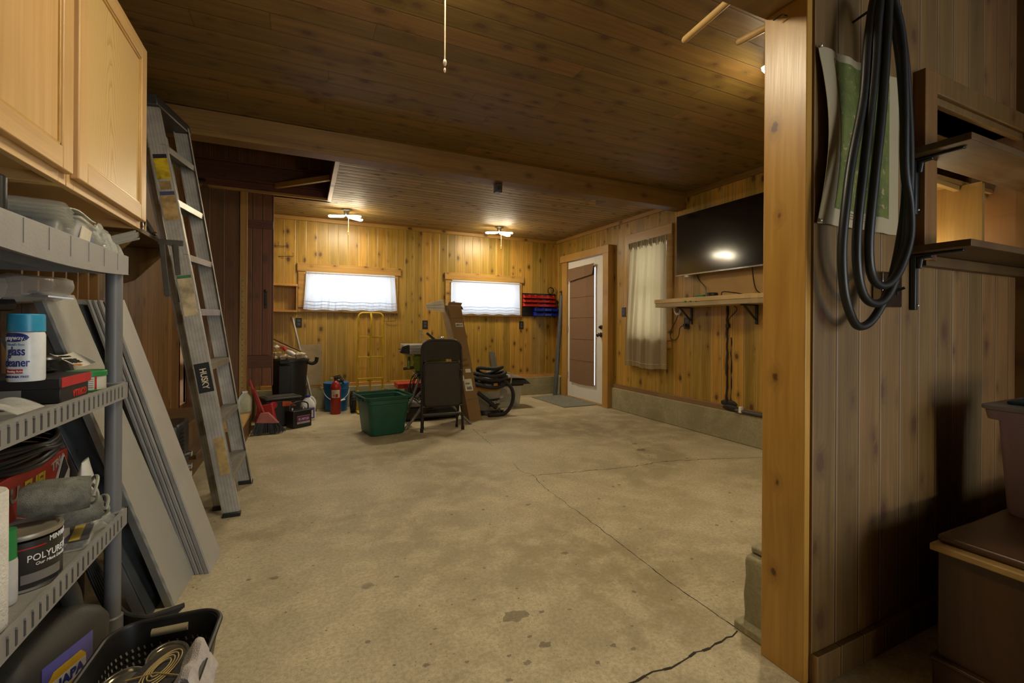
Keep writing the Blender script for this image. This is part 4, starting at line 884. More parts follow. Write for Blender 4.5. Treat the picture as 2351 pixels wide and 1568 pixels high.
m = MB(); m.hexa([(-.93, 2.93, 1.53), (-.82, 2.93, 1.53), (-.82, 2.97, 1.53), (-.93, 2.97, 1.53)], [(-.95, 2.93, 1.68), (-.86, 2.93, 1.68), (-.86, 2.97, 1.68), (-.95, 2.97, 1.68)]); tag(m.build('black_binder', BLK, bevel=.003), 'thin black item standing left of the small black box', 'binder')

# ---------------- step ladder, folded and leaning
LD = thing('step_ladder', 'worn aluminium folding step ladder leaning on the left wall', 'ladder', (-.34, 3.15, 0))
def ribalu(): 
    t = NT('ribbed_aluminium'); P = t.xyz(t.obj()); s = t.ma('SINE', t.ma('MULTIPLY', t.ma('SUBTRACT', P[0], t.ma('MULTIPLY', P[2], -.18)), 420.))
    n = t.noise(t.obj(), 9, 5, .6); t.bump(t.ma('GREATER_THAN', s, .8), .5, .003); c = t.mix(t.ss(n, .3, .7), (.33, .315, .27), (.50, .48, .43)); c = t.mix(t.ma('MULTIPLY', t.ma('GREATER_THAN', s, .86), .4), c, (.12, .11, .09)); return t.fin(c, .45, .35)
RA = ribalu()
nb, nt_ = Vector((-.345, 2.868, .0)), Vector((-.765, 3.06, 2.25)); fb, ft = Vector((-.335, 3.415, .0)), Vector((-.70, 3.46, 2.27))
lx = Vector((1, 0, .18)).normalized()
def rail(p, q, w0, th, nm, mt, s=1):
    m = MB(); d = (q - p).normalized(); sd = Vector((0, 1, 0)); wv = sd.cross(d).normalized() * (w0 / 2)
    m.bar(p, q, w0, .003, (0, 1, 0)); 
    for g in (-1, 1): m.bar(p + wv * g + sd * s * th / 2, q + wv * g + sd * s * th / 2, .003, th, (0, 1, 0))
    return m.build(nm, mt, LD)
rail(nb, nt_, .078, .028, 'front_rail', RA, 1); rail(fb, ft, .078, .028, 'front_rail', RA, -1)
for i, t_ in enumerate((.098, .232, .366, .50, .634, .768, .90)):
    a, b = nb.lerp(nt_, t_), fb.lerp(ft, t_); m = MB(); w_ = .078
    m.bar(a, b, w_, .004, (0, 0, 1)); m.bar(a + Vector((w_ / 2, 0, -.016)), b + Vector((w_ / 2, 0, -.016)), .004, .034, (0, 0, 1)); m.bar(a + Vector((-w_ / 2, 0, -.014)), b + Vector((-w_ / 2, 0, -.014)), .004, .028, (0, 0, 1))
    for k in range(5): o = Vector((-.03 + .015 * k, 0, .003)); m.bar(a + o, b + o, .003, .003)
    m.build('step', plain((.30, .285, .25), .4, .5, var=.15), LD)
nb2, nt2 = Vector((-.43, 3.00, 0)), Vector((-.835, 3.14, 2.2)); fb2, ft2 = Vector((-.42, 3.44, 0)), Vector((-.79, 3.47, 2.2))
rail(nb2, nt2, .032, .03, 'rear_rail', RA, 1); rail(fb2, ft2, .032, .03, 'rear_rail', RA, -1)
for t_ in (.15, .5, .85): MB().bar(nb2.lerp(nt2, t_), fb2.lerp(ft2, t_), .025, .012).build('rear_brace', ALU, LD)
m = MB(); m.hexa([nt_ + Vector((-.12, -.03, -.03)), nt_ + Vector((.05, -.03, -.02)), ft + Vector((.05, .03, -.02)), ft + Vector((-.12, .03, -.03))], [nt_ + Vector((-.10, -.03, .035)), nt_ + Vector((.035, -.03, .045)), ft + Vector((.035, .03, .045)), ft + Vector((-.10, .03, .035))]); m.build('top_cap', plain((.03, .028, .025), .45), LD, .008)
for p, d in ((nb, .085), (fb, .085), (nb2, .045), (fb2, .045)): m = MB(); m.box(p.x - d / 2, p.x + d / 2, p.y - .018, p.y + .022, 0, .022); m.build('foot', BLK, LD, .003)
sdn = Vector((0, -.004, 0))
def sticker(t0, t1, w_, mt, nm, off=0., lift=0.):
    a, b = nb.lerp(nt_, t0), nb.lerp(nt_, t1); o = Vector((off, -.003 - lift, 0)); m = MB(); m.bar(a + o, b + o, w_, .001, (0, 1, 0)); return m.build(nm, mt, LD)
sticker(.815, .865, .062, plain((.42, .30, .01), .45, var=.5, scale=60), 'yellow_label'); sticker(.865, .875, .062, INK, 'black_label'); sticker(.79, .81, .05, plain((.3, .2, .06), .6, var=.4), 'old_label')
sticker(.715, .775, .066, plain((.34, .22, .08), .6, var=.5, scale=50), 'rusty_label'); sticker(.776, .785, .066, plain((.05, .06, .12), .6), 'label_header')
sticker(.485, .575, .064, plain((.42, .34, .2), .6, var=.4, scale=50), 'rusty_label'); sticker(.575, .582, .064, plain((.03, .15, .06), .6), 'label_header')
sticker(.30, .37, .07, INK, 'maker_plate'); sticker(.10, .19, .045, plain((.38, .26, .10), .6, var=.4), 'rust_stain', .01)
pm = nb.lerp(nt_, .335); dd = (nt_ - nb).normalized(); up_ = dd; nrm = Vector((0, -1, 0)); xx = dd * -1
zz_ = (nrm - dd * nrm.dot(dd)).normalized(); yy_ = zz_.cross(xx)
Mh = Matrix((xx, yy_, zz_)).transposed().to_4x4(); Mh.translation = pm + zz_ * .0045
text('HUSKY', .042, Mh @ Matrix.Translation((.005, 0, 0)), plain((.62, .55, .38), .5), LD, sx=.85, bold=.0008)
m = MB(); c = nb.lerp(nt_, .66); a_ = c + Vector((-.085, -.008, 0)); b_ = c + Vector((.03, -.008, .0)); m.bar(a_, b_, .03, .006, (0, 1, 0)); m.build('spreader_bracket', plain((.10, .095, .08), .45, .5), LD, .003)
for o, l in ((-.065, .27), (-.005, .30)):
    p = c + Vector((o, -.012, -.01)); q = p + Vector((.025, -.003, -l)); m = MB(); m.bar(p, q, .026, .005, (0, 1, 0)); m.cyl(q + Vector((0, .003, 0)), q + Vector((0, -.003, 0)), .014); m.build('spreader_arm', plain((.10, .095, .08), .45, .5), LD, .002)

# black heater behind the ladder
t = thing('space_heater', 'black upright space heater standing behind the ladder', 'heater', (-.62, 3.06, 0))
m = MB(); m.box(-.72, -.60, 2.93, 3.20, .0, .50); m.build('housing', plain((.02, .019, .018), .45), t, .02, seg=3)
m = MB()
for i in range(8): m.box(-.599, -.594, 2.96, 3.04, .30 + i * .022, .312 + i * .022)
m.build('vent', INK, t); m = MB(); m.cyl((-.60, 3.13, .30), (-.575, 3.13, .30), .016); m.cyl((-.60, 3.13, .23), (-.575, 3.13, .23), .016); m.build('dial', CHROME, t); MB().box(-.60, -.58, 3.10, 3.17, .12, .19).build('white_tag', WHT, t, .003)
m = MB(); m.ball((-.56, 2.25, .58), .02, .06, .04); m.tube([(-.58, 2.22, .56), (-.56, 2.30, .50), (-.55, 2.28, .44)], .008)
t = thing('pruning_tool', 'red and black hand tool hanging among the panels', 'hand tool', (-.58, 2.5, .6)); m = MB(); m.tube(smoothpts([(-.67, 2.47, .80), (-.66, 2.49, .77), (-.66, 2.50, .70), (-.66, 2.48, .64)]), .012, 8); m.build('handle', plain((.35, .03, .01), .4), t); m = MB(); m.tube(smoothpts([(-.66, 2.50, .64), (-.65, 2.51, .60), (-.65, 2.50, .52)]), .014, 8); m.build('grip', BLK, t)
m = MB(); m.box(-.955, -.84, 5.06, 5.1, 2.385, 2.41); m.box(-.955, -.94, 5.06, 5.1, 2.3, 2.41); tag(m.build('wall_bracket', BLK, bevel=.002), 'small black bracket high on the dark stair wall', 'bracket')
# ================================================================ BACK OF THE GARAGE
# ---------------- curtains
SHEER = cloth((.86, .87, .90), .55, .12)
def valance(x0, x1, ztop, zbot, label, folds, flare, seed, amp=.014):
    t = thing('curtain', label, 'curtain', ((x0 + x1) / 2, 6.05, zbot), group='white sheer curtains on the back windows')
    rn = random.Random(seed); ph = [rn.uniform(0, 6) for _ in range(4)]
    def f(u, v):
        x = x0 + (x1 - x0) * u; k = (1 - v) ** 1.2
        x += (u - .5) * 2 * flare * k; w_ = math.sin(u * folds * 6.28 + ph[0] + math.sin(u * 9 + ph[1])) * .6 + .4 * math.sin(u * folds * 13.1 + ph[2])
        return (x, 6.052 + amp * w_ * (.35 + .65 * k) - .01 * k, zbot + (ztop - zbot) * v + .006 * math.sin(u * 31 + ph[3]) * k)
    m = MB(); m.sheet(f, 130, 10, .0012, (0, 1, 0)); m.build('panel', SHEER, t)
    m = MB()
    for i in range(3):
        v = .045 + i * .085; m.tube([tuple(Vector(f(u / 60, v)) + Vector((0, -.004, 0))) for u in range(61)], .0035, 5, flat=.5)
    m.build('ruffle_tucks', cloth((.62, .66, .74), .5), t)
    m = MB(); m.tube([tuple(Vector(f(u / 60, 1)) + Vector((0, -.002, -.012))) for u in range(61)], .008, 6); m.build('rod_pocket', cloth((.72, .70, .68), .4), t)
valance(.035, 1.10, 1.69, 1.225, 'gathered white curtain with ruffled tucks over the left back window', 13, .03, 1, .016)
valance(1.885, 2.93, 1.675, 1.205, 'flat white curtain over the right back window', 9, .008, 5, .004)

# open shelf on the back wall
t = thing('wall_rack', 'small open pine shelf left of the left back window', 'shelf', (-.2, 6.0, 1.19))
for z in (1.19, 1.50): MB().box(-.45, -.058, 5.97, 6.1, z, z + .025).build('shelf_board', W_TRIM, t, .002)
MB().box(-.075, -.058, 5.98, 6.1, 1.215, 1.5).build('side_board', W_TRIMV, t, .001)
# black outlets
def outlet(x, y, z, ax, label, two=True, name='power_outlet'):
    t = thing(name, label, 'outlet', (x, y, z)); s = -1
    m = MB()
    if ax == 'y': m.box(x - .036, x + .036, y - .006, y, z - .058, z + .058)
    else: m.box(x - .006, x, y - .036, y + .036, z - .058, z + .058)
    m.build('cover_plate', BLK, t, .002)
    for k in (-.021, .021):
        m = MB()
        if ax == 'y': m.box(x - .017, x + .017, y - .008, y - .004, z + k - .015, z + k + .015)
        else: m.box(x - .008, x - .004, y - .017, y + .017, z + k - .015, z + k + .015)
        m.build('socket', plain((.06, .06, .06), .4), t, .003)
    return t
outlet(-.045, 6.1, 1.065, 'y', 'black outlet on the back wall above the trash can')
outlet(1.52, 6.1, 1.05, 'y', 'black outlet on the back wall left of the cardboard box')
outlet(2.985, 6.1, 1.05, 'y', 'black outlet on the back wall below the parts bins')
# wire hooks on the boards
for q, (x, z, lab) in enumerate(((-.27, 1.98, 'upper thin wire hook on the boards left of the lamp'), (-.20, 1.86, 'lower thin wire hook on the boards left of the lamp'), (1.02, 1.09, 'thin wire hook below the corner of the left back window'))):
    m = MB(); m.tube([(x - .07, 6.098, z), (x, 6.07, z), (x, 6.06, z + .05)], .003, 5); m.tube([(x, 6.07, z), (x + .09, 6.07, z + .005), (x + .09, 6.06, z + .05)], .003, 5); tag(m.build('wire_hook', INK), lab, 'hook')

# ---------------- wall rail with parts bins
t = thing('bin_rail', 'black louvred rail on the back wall carrying the red and blue bins', 'rack', (3.3, 6.09, 1.18)); m = MB(); m.box(2.985, 3.57, 6.083, 6.1, 1.185, 1.535); m.build('rail_panel', BLK, t, .002)
m = MB(); 
for i in range(7): m.box(2.99, 3.565, 6.075, 6.083, 1.21 + i * .048, 1.218 + i * .048)
m.build('louvre', BLK, t)
RP = plain((.50, .018, .012), .3); BP = plain((.012, .03, .38), .3)
def pbin(w_, d, h, mt, label, group):
    t = thing('parts_bin', label, 'parts bin', (0, 0, 0), group=group, local=True); m = MB()
    m.box(-w_ / 2, w_ / 2, -d, 0, 0, .002); m.box(-w_ / 2, w_ / 2, -.002, 0, 0, h)
    for s in (-1, 1): x = s * (w_ / 2 - .001); m.prism([(-d, 0), (0, 0), (0, h), (-d * .55, h), (-d * .7, h * .62), (-d, h * .5)], x - .001, x + .001, 'x')
    m.box(-w_ / 2, w_ / 2, -d, -d + .002, 0, h * .5); m.box(-w_ / 2 - .002, w_ / 2 + .002, -d - .004, -d + .002, h * .45, h * .58); m.build('bin_shell', mt, t)
    MB().box(-w_ / 2 + .004, w_ / 2 - .004, -d + .004, -.006, .002, h * .42).build('contents', plain((.12, .09, .06), .6, var=.6, scale=200), t)
    return t
rb = pbin(.097, .085, .05, RP, '', 'red bins in three rows on the rail'); rb.location = (3.045, 6.083, 1.46); pos = ('far left', 'second', 'middle', 'fourth', 'far right')
rows = ('top row', 'middle row', 'bottom row'); first = True
for r_ in range(3):
    for c in range(5):
        lab = 'small red parts bin, %s of the red %s' % (pos[c] if c in (0, 4, 2) else pos[c] + ' from the left', rows[r_])
        if first: rb['label'] = lab; first = False
        else: clone(rb, (3.045 + c * .105, 6.083, 1.46 - r_ * .062), None, lab)
bb = pbin(.125, .12, .062, BP, 'blue parts bin, left one of the upper blue row', 'blue bins in two rows on the rail'); bb.location = (3.235, 6.083, 1.265)
for x, z, lab in ((3.37, 1.265, 'blue parts bin, middle one of the upper blue row'), (3.505, 1.265, 'blue parts bin, right one of the upper blue row'), (3.235, 1.192, 'blue parts bin, left one of the lower blue row'), (3.37, 1.192, 'blue parts bin, middle one of the lower blue row'), (3.505, 1.192, 'blue parts bin, right one of the lower blue row')): clone(bb, (x, 6.083, z), None, lab)
t = thing('tape_dispenser', 'dark coil of wire standing on top of the parts rail', 'wire coil', (3.50, 6.07, 1.535)); 
for k in range(3): m = MB(); m.tube([(3.47 + .03 * k + .05 * math.cos(a), 6.06 + .008 * k, 1.585 + .05 * math.sin(a)) for a in [2 * math.pi * i / 20 for i in range(20)]], .006, 6, True); m.build('coil_loop', (BLK, YEL, plain((.2, .2, .2), .5))[k], t)

# ---------------- grey pipe in the corner, mat
t = thing('metal_pole', 'grey metal pole leaning in the back right corner', 'pole', (3.44, 5.87, 0)); a, b = Vector((3.44, 5.86, 0)), Vector((3.535, 5.84, 1.50))
MB().cyl(a, b, .034, .030).build('tube', plain((.10, .11, .125), .45, .3), t)
m = MB()
for k in (.3, .36, .42, .48, .52): p = a.lerp(b, k); m.cyl(p + Vector((.0, -.03, 0)), p + Vector((0, -.037, 0)), .007, n=8)
m.build('bolt', BLK, t); m = MB(); m.cyl(b, b + (b - a).normalized() * .07, .018); m.cyl(b + Vector((-.05, -.02, .05)), b + Vector((.03, .0, .06)), .008); m.build('crank', BLK, t)
m = MB(); m.box(3.03, 3.54, 4.93, 5.83, 0, .010); tag(m.build('door_mat', plain((.20, .20, .16), .95, bump=.6, var=.2, scale=100), bevel=.004), 'thin grey green mat in front of the white door', 'mat')

# ---------------- door curtain
DC = cloth((.25, .15, .09), .12)
t = thing('door_curtain', 'brown folded curtain panel hanging on the white door', 'curtain', (3.52, 5.3, .25))
def fd(u, v): 
    y = 5.60 - .61 * u; k = u * 3 % 1; return (3.522 + .010 * abs(math.sin(u * 9.42)) - .004 * math.sin(v * 40) * 0, y - .01 * (1 - v) , .24 + .0 * u + (1.85 - .24) * v - .012 * math.sin(u * 3.14) * (1 - v))
m = MB(); m.sheet(fd, 48, 30, .0015, (1, 0, 0)); m.build('panel', DC, t)
m = MB()
for z in (.56, .86, 1.16, 1.45): m.tube([(3.519 + .010 * abs(math.sin(u / 24 * 9.42)), 5.60 - .61 * u / 24, z) for u in range(25)], .0018, 5)
m.build('crease', plain((.17, .085, .045), .9), t)
m = MB(); m.sheet(lambda u, v: (3.508 + .008 * abs(math.sin(u * 9.42)) - .012 * (1 - v) , 5.625 - .64 * u - .02 * (1 - v) * (1 - 2 * u), 1.705 + .165 * v + .015 * u + .02 * (1 - v) * (u - .5) * 2), 40, 8, .002, (1, 0, 0)); m.build('folded_flap', DC, t)
# ---------------- beige window curtain
BC = cloth((.62, .52, .34), .62, .04, scale=900)
t = thing('curtain', 'long beige curtain bunched over the tall window', 'curtain', (3.54, 4.0, .58))
def fc(u, v):
    k = 1 - v; y0 = 4.29 + .085 * min(1, k * 1.3); y1 = 3.690 - .012 * k
    y = y0 + (y1 - y0) * (u ** (1 + .12 * k)); w_ = math.sin(u * 38 + .6 * math.sin(5 * v)) * .5 + math.sin(u * 61 + 1.2) * .3 + .2 * math.sin(u * 23 + 2 * v)
    am = .022 * (.45 + .55 * k) if v < .93 else .012
    return (3.535 + am * w_ - .03 * math.exp(-((u - .72) / .05) ** 2) * (.3 + k), y, .575 + 1.455 * v + .01 * math.sin(u * 8) * k)
m = MB(); m.sheet(fc, 150, 40, .0015, (1, 0, 0)); m.build('panel', BC, t)
m = MB()
for i in range(26): u = i / 25 + .008 * math.sin(i * 2.3); p = Vector(fc(u, .985)); m.tube([p + Vector((-.006, 0, .02)), p + Vector((-.008, 0, -.03)), p + Vector((-.002, .006 * math.sin(i), -.055 - .02 * math.sin(i * 1.7)))], .010, 6, rr=[.010, .009, .002])
m.build('gathered_header', plain((.30, .25, .16), .9), t)
m = MB(); m.tube([tuple(Vector(fc(u / 70, .035)) + Vector((-.003, 0, 0))) for u in range(71)], .0025, 5); m.build('hem', plain((.5, .45, .34), .9), t)
m = MB(); m.cyl((3.54, 4.33, 2.03), (3.54, 3.69, 2.03), .007); tag(m.build('curtain_rod', STEEL), 'thin rod carrying the beige curtain', 'curtain rod')

# ---------------- television
t = thing('television', 'large black television mounted on the right wall', 'television', (3.5, 2.97, 1.87))
TVM = NT('tv_screen'); TVM = TVM.fin((.004, .004, .0045), .115, 0, .8)
m = MB(); m.box(3.50, 3.54, 2.41, 3.515, 1.565, 2.18); m.build('tv_housing', plain((.012, .012, .012), .25), t, .004)
m = MB(); m.box(3.497, 3.5005, 2.418, 3.507, 1.578, 2.173); m.build('screen', TVM, t)
m = MB(); m.box(3.495, 3.502, 2.41, 3.515, 1.562, 1.575); m.build('chrome_lip', plain((.3, .3, .3), .15, .8), t); m = MB(); m.box(3.54, 3.6, 2.8, 3.1, 1.7, 2.0); m.build('wall_mount', BLK, t); m = MB(); m.box(3.50, 3.53, 3.36, 3.40, 1.545, 1.565); m.build('sensor', WHT, t, .002)
for v in t.children:
    pass
struct('trim_22', MB().box(3.585, 3.6, 2.2, 3.28, 1.33, 1.60), W_PLY, 'smooth plywood patch on the wall below the television')
# ---------------- plank shelf under the television
t = thing('wall_shelf', 'thick light plank shelf on black brackets under the television', 'shelf', (3.48, 3.0, 1.24))
PL = plain((.60, .42, .19), .55, var=.15, scale=12)
m = MB(); m.prism([(3.345, 3.66), (3.6, 3.66), (3.6, 2.2), (3.37, 2.2), (3.37, 2.50), (3.33, 2.53)], 1.285, 1.325); m.build('top_plank', PL, t, .003)
m = MB(); m.prism([(3.35, 3.655), (3.6, 3.655), (3.6, 2.2), (3.375, 2.2), (3.375, 2.50), (3.335, 2.53)], 1.243, 1.285); m.build('lower_plank', plain((.42, .32, .17), .7, var=.15, scale=14), t, .003)
m = MB(); m.box(3.3435, 3.346, 2.55, 3.655, 1.303, 1.307); m.build('ply_seam', plain((.35, .22, .08), .8), t)
for y in (3.40, 2.67):
    m = MB(); m.box(3.585, 3.598, y - .012, y + .012, 1.07, 1.24); m.box(3.40, 3.598, y - .012, y + .012, 1.232, 1.243); m.bar((3.43, y, 1.236), (3.59, y, 1.105), .018, .01, (0, 0, 1)); m.build('shelf_bracket', BLK, t, .002)
for y_ in (3.235, 3.17, 3.105): m = MB(); m.ball((3.3405, y_, 1.288), .003, .016, .010, 12, 6); m.build('green_mark', plain((.02, .22, .04), .6), t)
m = MB(); m.rrect([(.02, .05, 0), (.02, .05, .02)], None, 4, .01); m.v = [p + Vector((3.40, 3.11, 1.325)) for p in m.v]; tag(m.build('green_case', plain((.015, .2, .07), .4)), 'small green case lying on the television shelf', 'case')
m = MB(); m.lathe([(.045, 0), (.05, .006), (.05, .028), (.045, .034), (1e-4, .034)], (3.42, 2.99, 1.325)); tag(m.build('black_puck', BLK), 'flat round black device on the television shelf', 'device')
TV = [o for o in C.objects if o.name == 'television'][0]
for pts, lab in (([(3.545, 3.30, 1.575), (3.58, 3.28, 1.50), (3.57, 3.20, 1.42), (3.55, 3.19, 1.335)], 'left black cord'), ([(3.545, 2.68, 1.575), (3.58, 2.69, 1.45), (3.56, 2.65, 1.37), (3.55, 2.60, 1.335)], 'right black cord')):
    m = MB(); m.tube(smoothpts(pts), .0045, 6); m.build('cord', BLK, TV)
m = MB(); m.tube(smoothpts([(3.45, 2.70, 1.333), (3.45, 2.85, 1.36), (3.44, 2.90, 1.36), (3.44, 2.91, 1.333), (3.45, 2.96, 1.33)]), .0045, 6); tag(m.build('looped_cable', BLK), 'short black cable looped on the television shelf', 'cable')
m = MB(); m.tube(smoothpts([(3.56, 2.87, 1.24), (3.58, 2.86, 1.2), (3.57, 2.93, 1.12), (3.58, 2.95, 1.07)]), .0045, 6); m.box(3.57, 3.595, 2.94, 2.97, 1.04, 1.075); tag(m.build('dangling_cable', BLK), 'short black cable with a plug dangling under the television shelf', 'cable')
outlet(3.6, 3.465, 1.08, 'x', 'black outlet with a plugged cord on the right wall')
m = MB(); m.box(3.56, 3.59, 3.45, 3.48, 1.045, 1.075); m.tube(smoothpts([(3.57, 3.48, 1.06), (3.57, 3.53, 1.03), (3.575, 3.55, .95), (3.575, 3.60, .905), (3.575, 3.66, .92), (3.575, 3.66, 1.0), (3.57, 3.58, 1.12), (3.57, 3.53, 1.22)]), .0045, 6); tag(m.build('plugged_cable', BLK), 'black cable looping from the outlet beside the beige curtain', 'cable')
t = thing('tape_roll', 'white tape roll hung on the wall at the end of the plank shelf', 'tape roll', (3.57, 3.56, 1.25)); m = MB(); m.tube([(3.575, 3.565 + .045 * math.cos(a), 1.25 + .075 * math.sin(a)) for a in [2 * math.pi * i / 28 for i in range(28)]], .014, 8, True); m.build('roll', plain((.62, .6, .55), .7), t)
outlet(3.6, 4.47, 1.22, 'x', 'chrome edged switch plate between the door and the beige curtain', name='light_switch')
t = thing('conduit', 'grey conduit pipe on the curb beside the post', 'pipe', (3.56, 2.6, .3)); MB().cyl((3.55, 2.84, .295), (3.55, 2.2, .30), .013).build('pipe', plain((.07, .07, .07), .5), t)
m = MB(); m.box(3.535, 3.567, 2.775, 2.80, .28, .335); m.build('clamp', WHT, t, .002)
m = MB(); m.box(3.55, 3.6, 5.1, 5.16, 2.075, 2.10); tag(m.build('door_sensor', BLK, bevel=.004), 'tiny black sensor on top of the door casing', 'sensor')
# things under the ceilings
t = thing('security_camera', 'small black camera fixed under the ceiling beam', 'camera', (1.52, 3.6, 2.2)); m = MB(); m.box(1.49, 1.55, 3.55, 3.61, 2.19, 2.262); m.build('body', BLK, t, .004); m = MB(); m.cyl((1.52, 3.55, 2.225), (1.52, 3.535, 2.225), .018); m.build('lens', plain((.02, .02, .02), .1), t)
m = MB(); m.box(2.72, 3.0, 3.62, 3.84, 2.28, 2.36); tag(m.build('ceiling_box', W_BEAM, bevel=.003), 'boxed in wooden block under the low ceiling by the beam', 'box')
# ---------------- dowels and nail by the post
for (a, b, lab) in (((1.246, .972, 2.11), (1.265, 1.243, 2.10), 'long pale wooden dowel sticking out above the post'), ((1.50, .975, 2.11), (1.453, 1.167, 2.10), 'short pale wooden dowel beside the post')):
    m = MB(); d = Vector(b) - Vector(a); m.tube([a, Vector(b) - d * .03, b], .012, 14, rr=[.012, .012, .008]); tag(m.build('wooden_dowel', plain((.55, .36, .14), .5)), lab, 'dowel')
struct('trim_23', MB().box(1.362, 1.9, .955, .975, .3, 2.43), W_SHED, 'boards on the far side of the partition', smooth=False)
m = MB(); m.tube(smoothpts([(1.336, .898, 2.0), (1.318, .90, 2.0), (1.315, .905, 1.998), (1.312, .925, 1.996)]), .0022, 6); tag(m.build('bent_nail', INK), 'bent nail near the top of the orange post', 'nail')

# ================================================================ THINGS ON THE FLOOR
# green tote
t = thing('storage_tote', 'open dark green plastic tote on the floor in front of the saw', 'tote', (.715, 4.535, 0), 9, local=True)
GT = plain((.010, .085, .055), .42, bump=.05)
m = MB(); m.rrect([(.155, .165, 0), (.165, .175, .01), (.198, .208, .30), (.205, .215, .305), (.207, .217, .345), (.225, .235, .35), (.228, .238, .375)], .004, 6, .045); m.build('tub', GT, t)
m = MB(); m.tube([(p[0], p[1], .368) for p in bx_ring(.228, .238, 0, 6, .05)], .007, 8, True); m.build('rim', GT, t)
for s in (-1, 1): m = MB(); m.rrect([(.022, .06, .325), (.022, .06, .345)], None, 3, .015); m.v = [p + Vector((s * .222, 0, 0)) for p in m.v]; m.build('grip', GT, t)
# folding chair, standing folded with its back to the camera
t = thing('folding_chair', 'black metal folding chair standing with its back to the camera', 'chair', (1.26, 4.33, 0), -4, local=True)
FM = plain((.022, .020, .018), .4); hw = .205
zt = .895; fr = smoothpts([(-hw, 0, 0), (-hw + .004, .02, .25), (-hw + .006, .05, .65), (-hw + .008, .06, .78)], 4)[:-1] + arc((-hw + .098, .065, zt - .09), .09, 180, 90, 7) + arc((hw - .098, .065, zt - .09), .09, 90, 0, 7) + smoothpts([(hw - .008, .06, .78), (hw - .006, .05, .65), (hw - .004, .02, .25), (hw, 0, 0)], 4)
m = MB(); m.tube(fr, .0125, 12); m.build('back_frame', FM, t)
m = MB(); m.sheet(lambda u, v: (-hw + .012 + (2 * hw - .024) * u, .058 - .012 * math.sin(u * 3.14) , .69 + .018 * math.sin(u * 3.14) + (.197 - .018 * math.sin(u * 3.14) - .055 * abs(2 * u - 1) ** 6) * v), 24, 10, .003, (0, 1, 0)); m.build('backrest', FM, t)
m = MB(); m.at((0, .018, .46), 0, 90 - 4); m.rrect([(.175, .205, -.018), (.182, .212, -.012), (.182, .212, .008), (.178, .208, .014)], None, 6, .04); m.build('seat', plain((.030, .022, .017), .6, bump=.2), t)
m = MB(); m.at((0, .018, .46), 0, 90 - 4); m.tube([(p[0], p[1], .0) for p in bx_ring(.186, .216, 0, 6, .045)], .006, 8, True); m.build('seat_rim', FM, t)
for s in (-1, 1):
    m = MB(); m.tube(smoothpts([(s * (hw - .03), .13, .0), (s * (hw - .03), .10, .15), (s * (hw - .025), .03, .42), (s * (hw - .022), -.005, .60)]), .011, 10); m.build('leg', FM, t)
    m = MB(); m.cyl((s * hw, 0, 0), (s * hw, 0, .035), .016); m.cyl((s * (hw - .03), .13, 0), (s * (hw - .03), .128, .03), .014); m.build('rubber_foot', RUB, t)
for y, z in ((.012, .17), (.016, .245)): m = MB(); m.tube([(-hw + .005, y, z), (hw - .005, y, z)], .009, 8); m.build('crossbar', FM, t)
MB().tube([(-hw + .03, .105, .14), (hw - .03, .105, .14)], .008, 8).build('crossbar', FM, t)

# long cardboard box leaning, with a white strip sticking out
CB = plain((.27, .165, .07), .85, var=.08, scale=12); CBD = plain((.17, .10, .045), .85)
t = thing('cardboard_box', 'tall narrow cardboard box leaning behind the folding chair', 'cardboard box', (1.70, 4.72, 0))
xb = Vector((.98, .17, 0)).normalized(); yb = Vector((-.17, .98, 0)).normalized(); b0 = Vector((1.655, 4.645, .0)); lean = Vector((-.245, .02, 1.26)); wd, dp = .155, .17
q = [b0, b0 + xb * wd, b0 + xb * wd + yb * dp, b0 + yb * dp]; q[0] = q[0]; 
m = MB(); m.hexa(q, [p + lean for p in q]); m.build('carton', CB, t, .003)
top = b0 + lean; nn = (-yb)
m = MB(); m.hexa([top + nn * .003, top + xb * wd + nn * .003, top + xb * wd, top], [top + Vector((0, 0, .03)) + nn * .02, top + xb * wd + Vector((0, 0, .025)) + nn * .03, top + xb * wd + Vector((0, 0, .03)) + nn * .025, top + Vector((0, 0, .035)) + nn * .015]); 
m.hexa([top + xb * wd, top + xb * (wd + .004), top + xb * (wd + .004) + yb * dp, top + xb * wd + yb * dp], [top + xb * (wd + .03) + Vector((0, 0, -.04)), top + xb * (wd + .034) + Vector((0, 0, -.04)), top + xb * (wd + .034) + yb * dp + Vector((0, 0, -.04)), top + xb * (wd + .03) + yb * dp + Vector((0, 0, -.04))]); m.build('flap', CB, t, .001)
ln = lean.normalized(); zf = ln.cross(xb) * -1; zf = (nn - ln * nn.dot(ln)).normalized()
def onbox(u, h): return b0 + xb * u + lean * (h / 1.26) + zf * .001
xx_ = (xb - ln * xb.dot(ln)).normalized()
def patch(u0, u1, h0, h1, mt, nm, off=.001):
    m = MB(); a = [onbox(u0, h0), onbox(u1, h0), onbox(u1, h1), onbox(u0, h1)]; m.hexa([p + zf * off for p in a], [p + zf * (off + .0008) for p in a]); return m.build(nm, mt, t)
patch(.045, .135, 1.03, 1.07, PAPER, 'paper_label'); patch(.05, .13, 1.04, 1.058, plain((.3, .28, .25), .8, var=.7, scale=120), 'print', .002)
patch(.06, .125, .53, .57, PAPER, 'paper_label'); patch(.02, .115, .33, .46, PAPER, 'shipping_label'); patch(.04, .1, .345, .375, plain((.2, .2, .2), .8, var=.9, scale=160), 'print', .002); patch(.028, .085, .40, .42, plain((.25, .24, .22), .8, var=.8, scale=160), 'print', .002); patch(.006, .03, .44, .50, PAPER, 'paper_label')
patch(.0, wd, .235, .238, CBD, 'crease'); patch(0, wd, 1.12, 1.123, CBD, 'crease')
Mb = Matrix((xx_, ln, zf)).transposed().to_4x4(); 
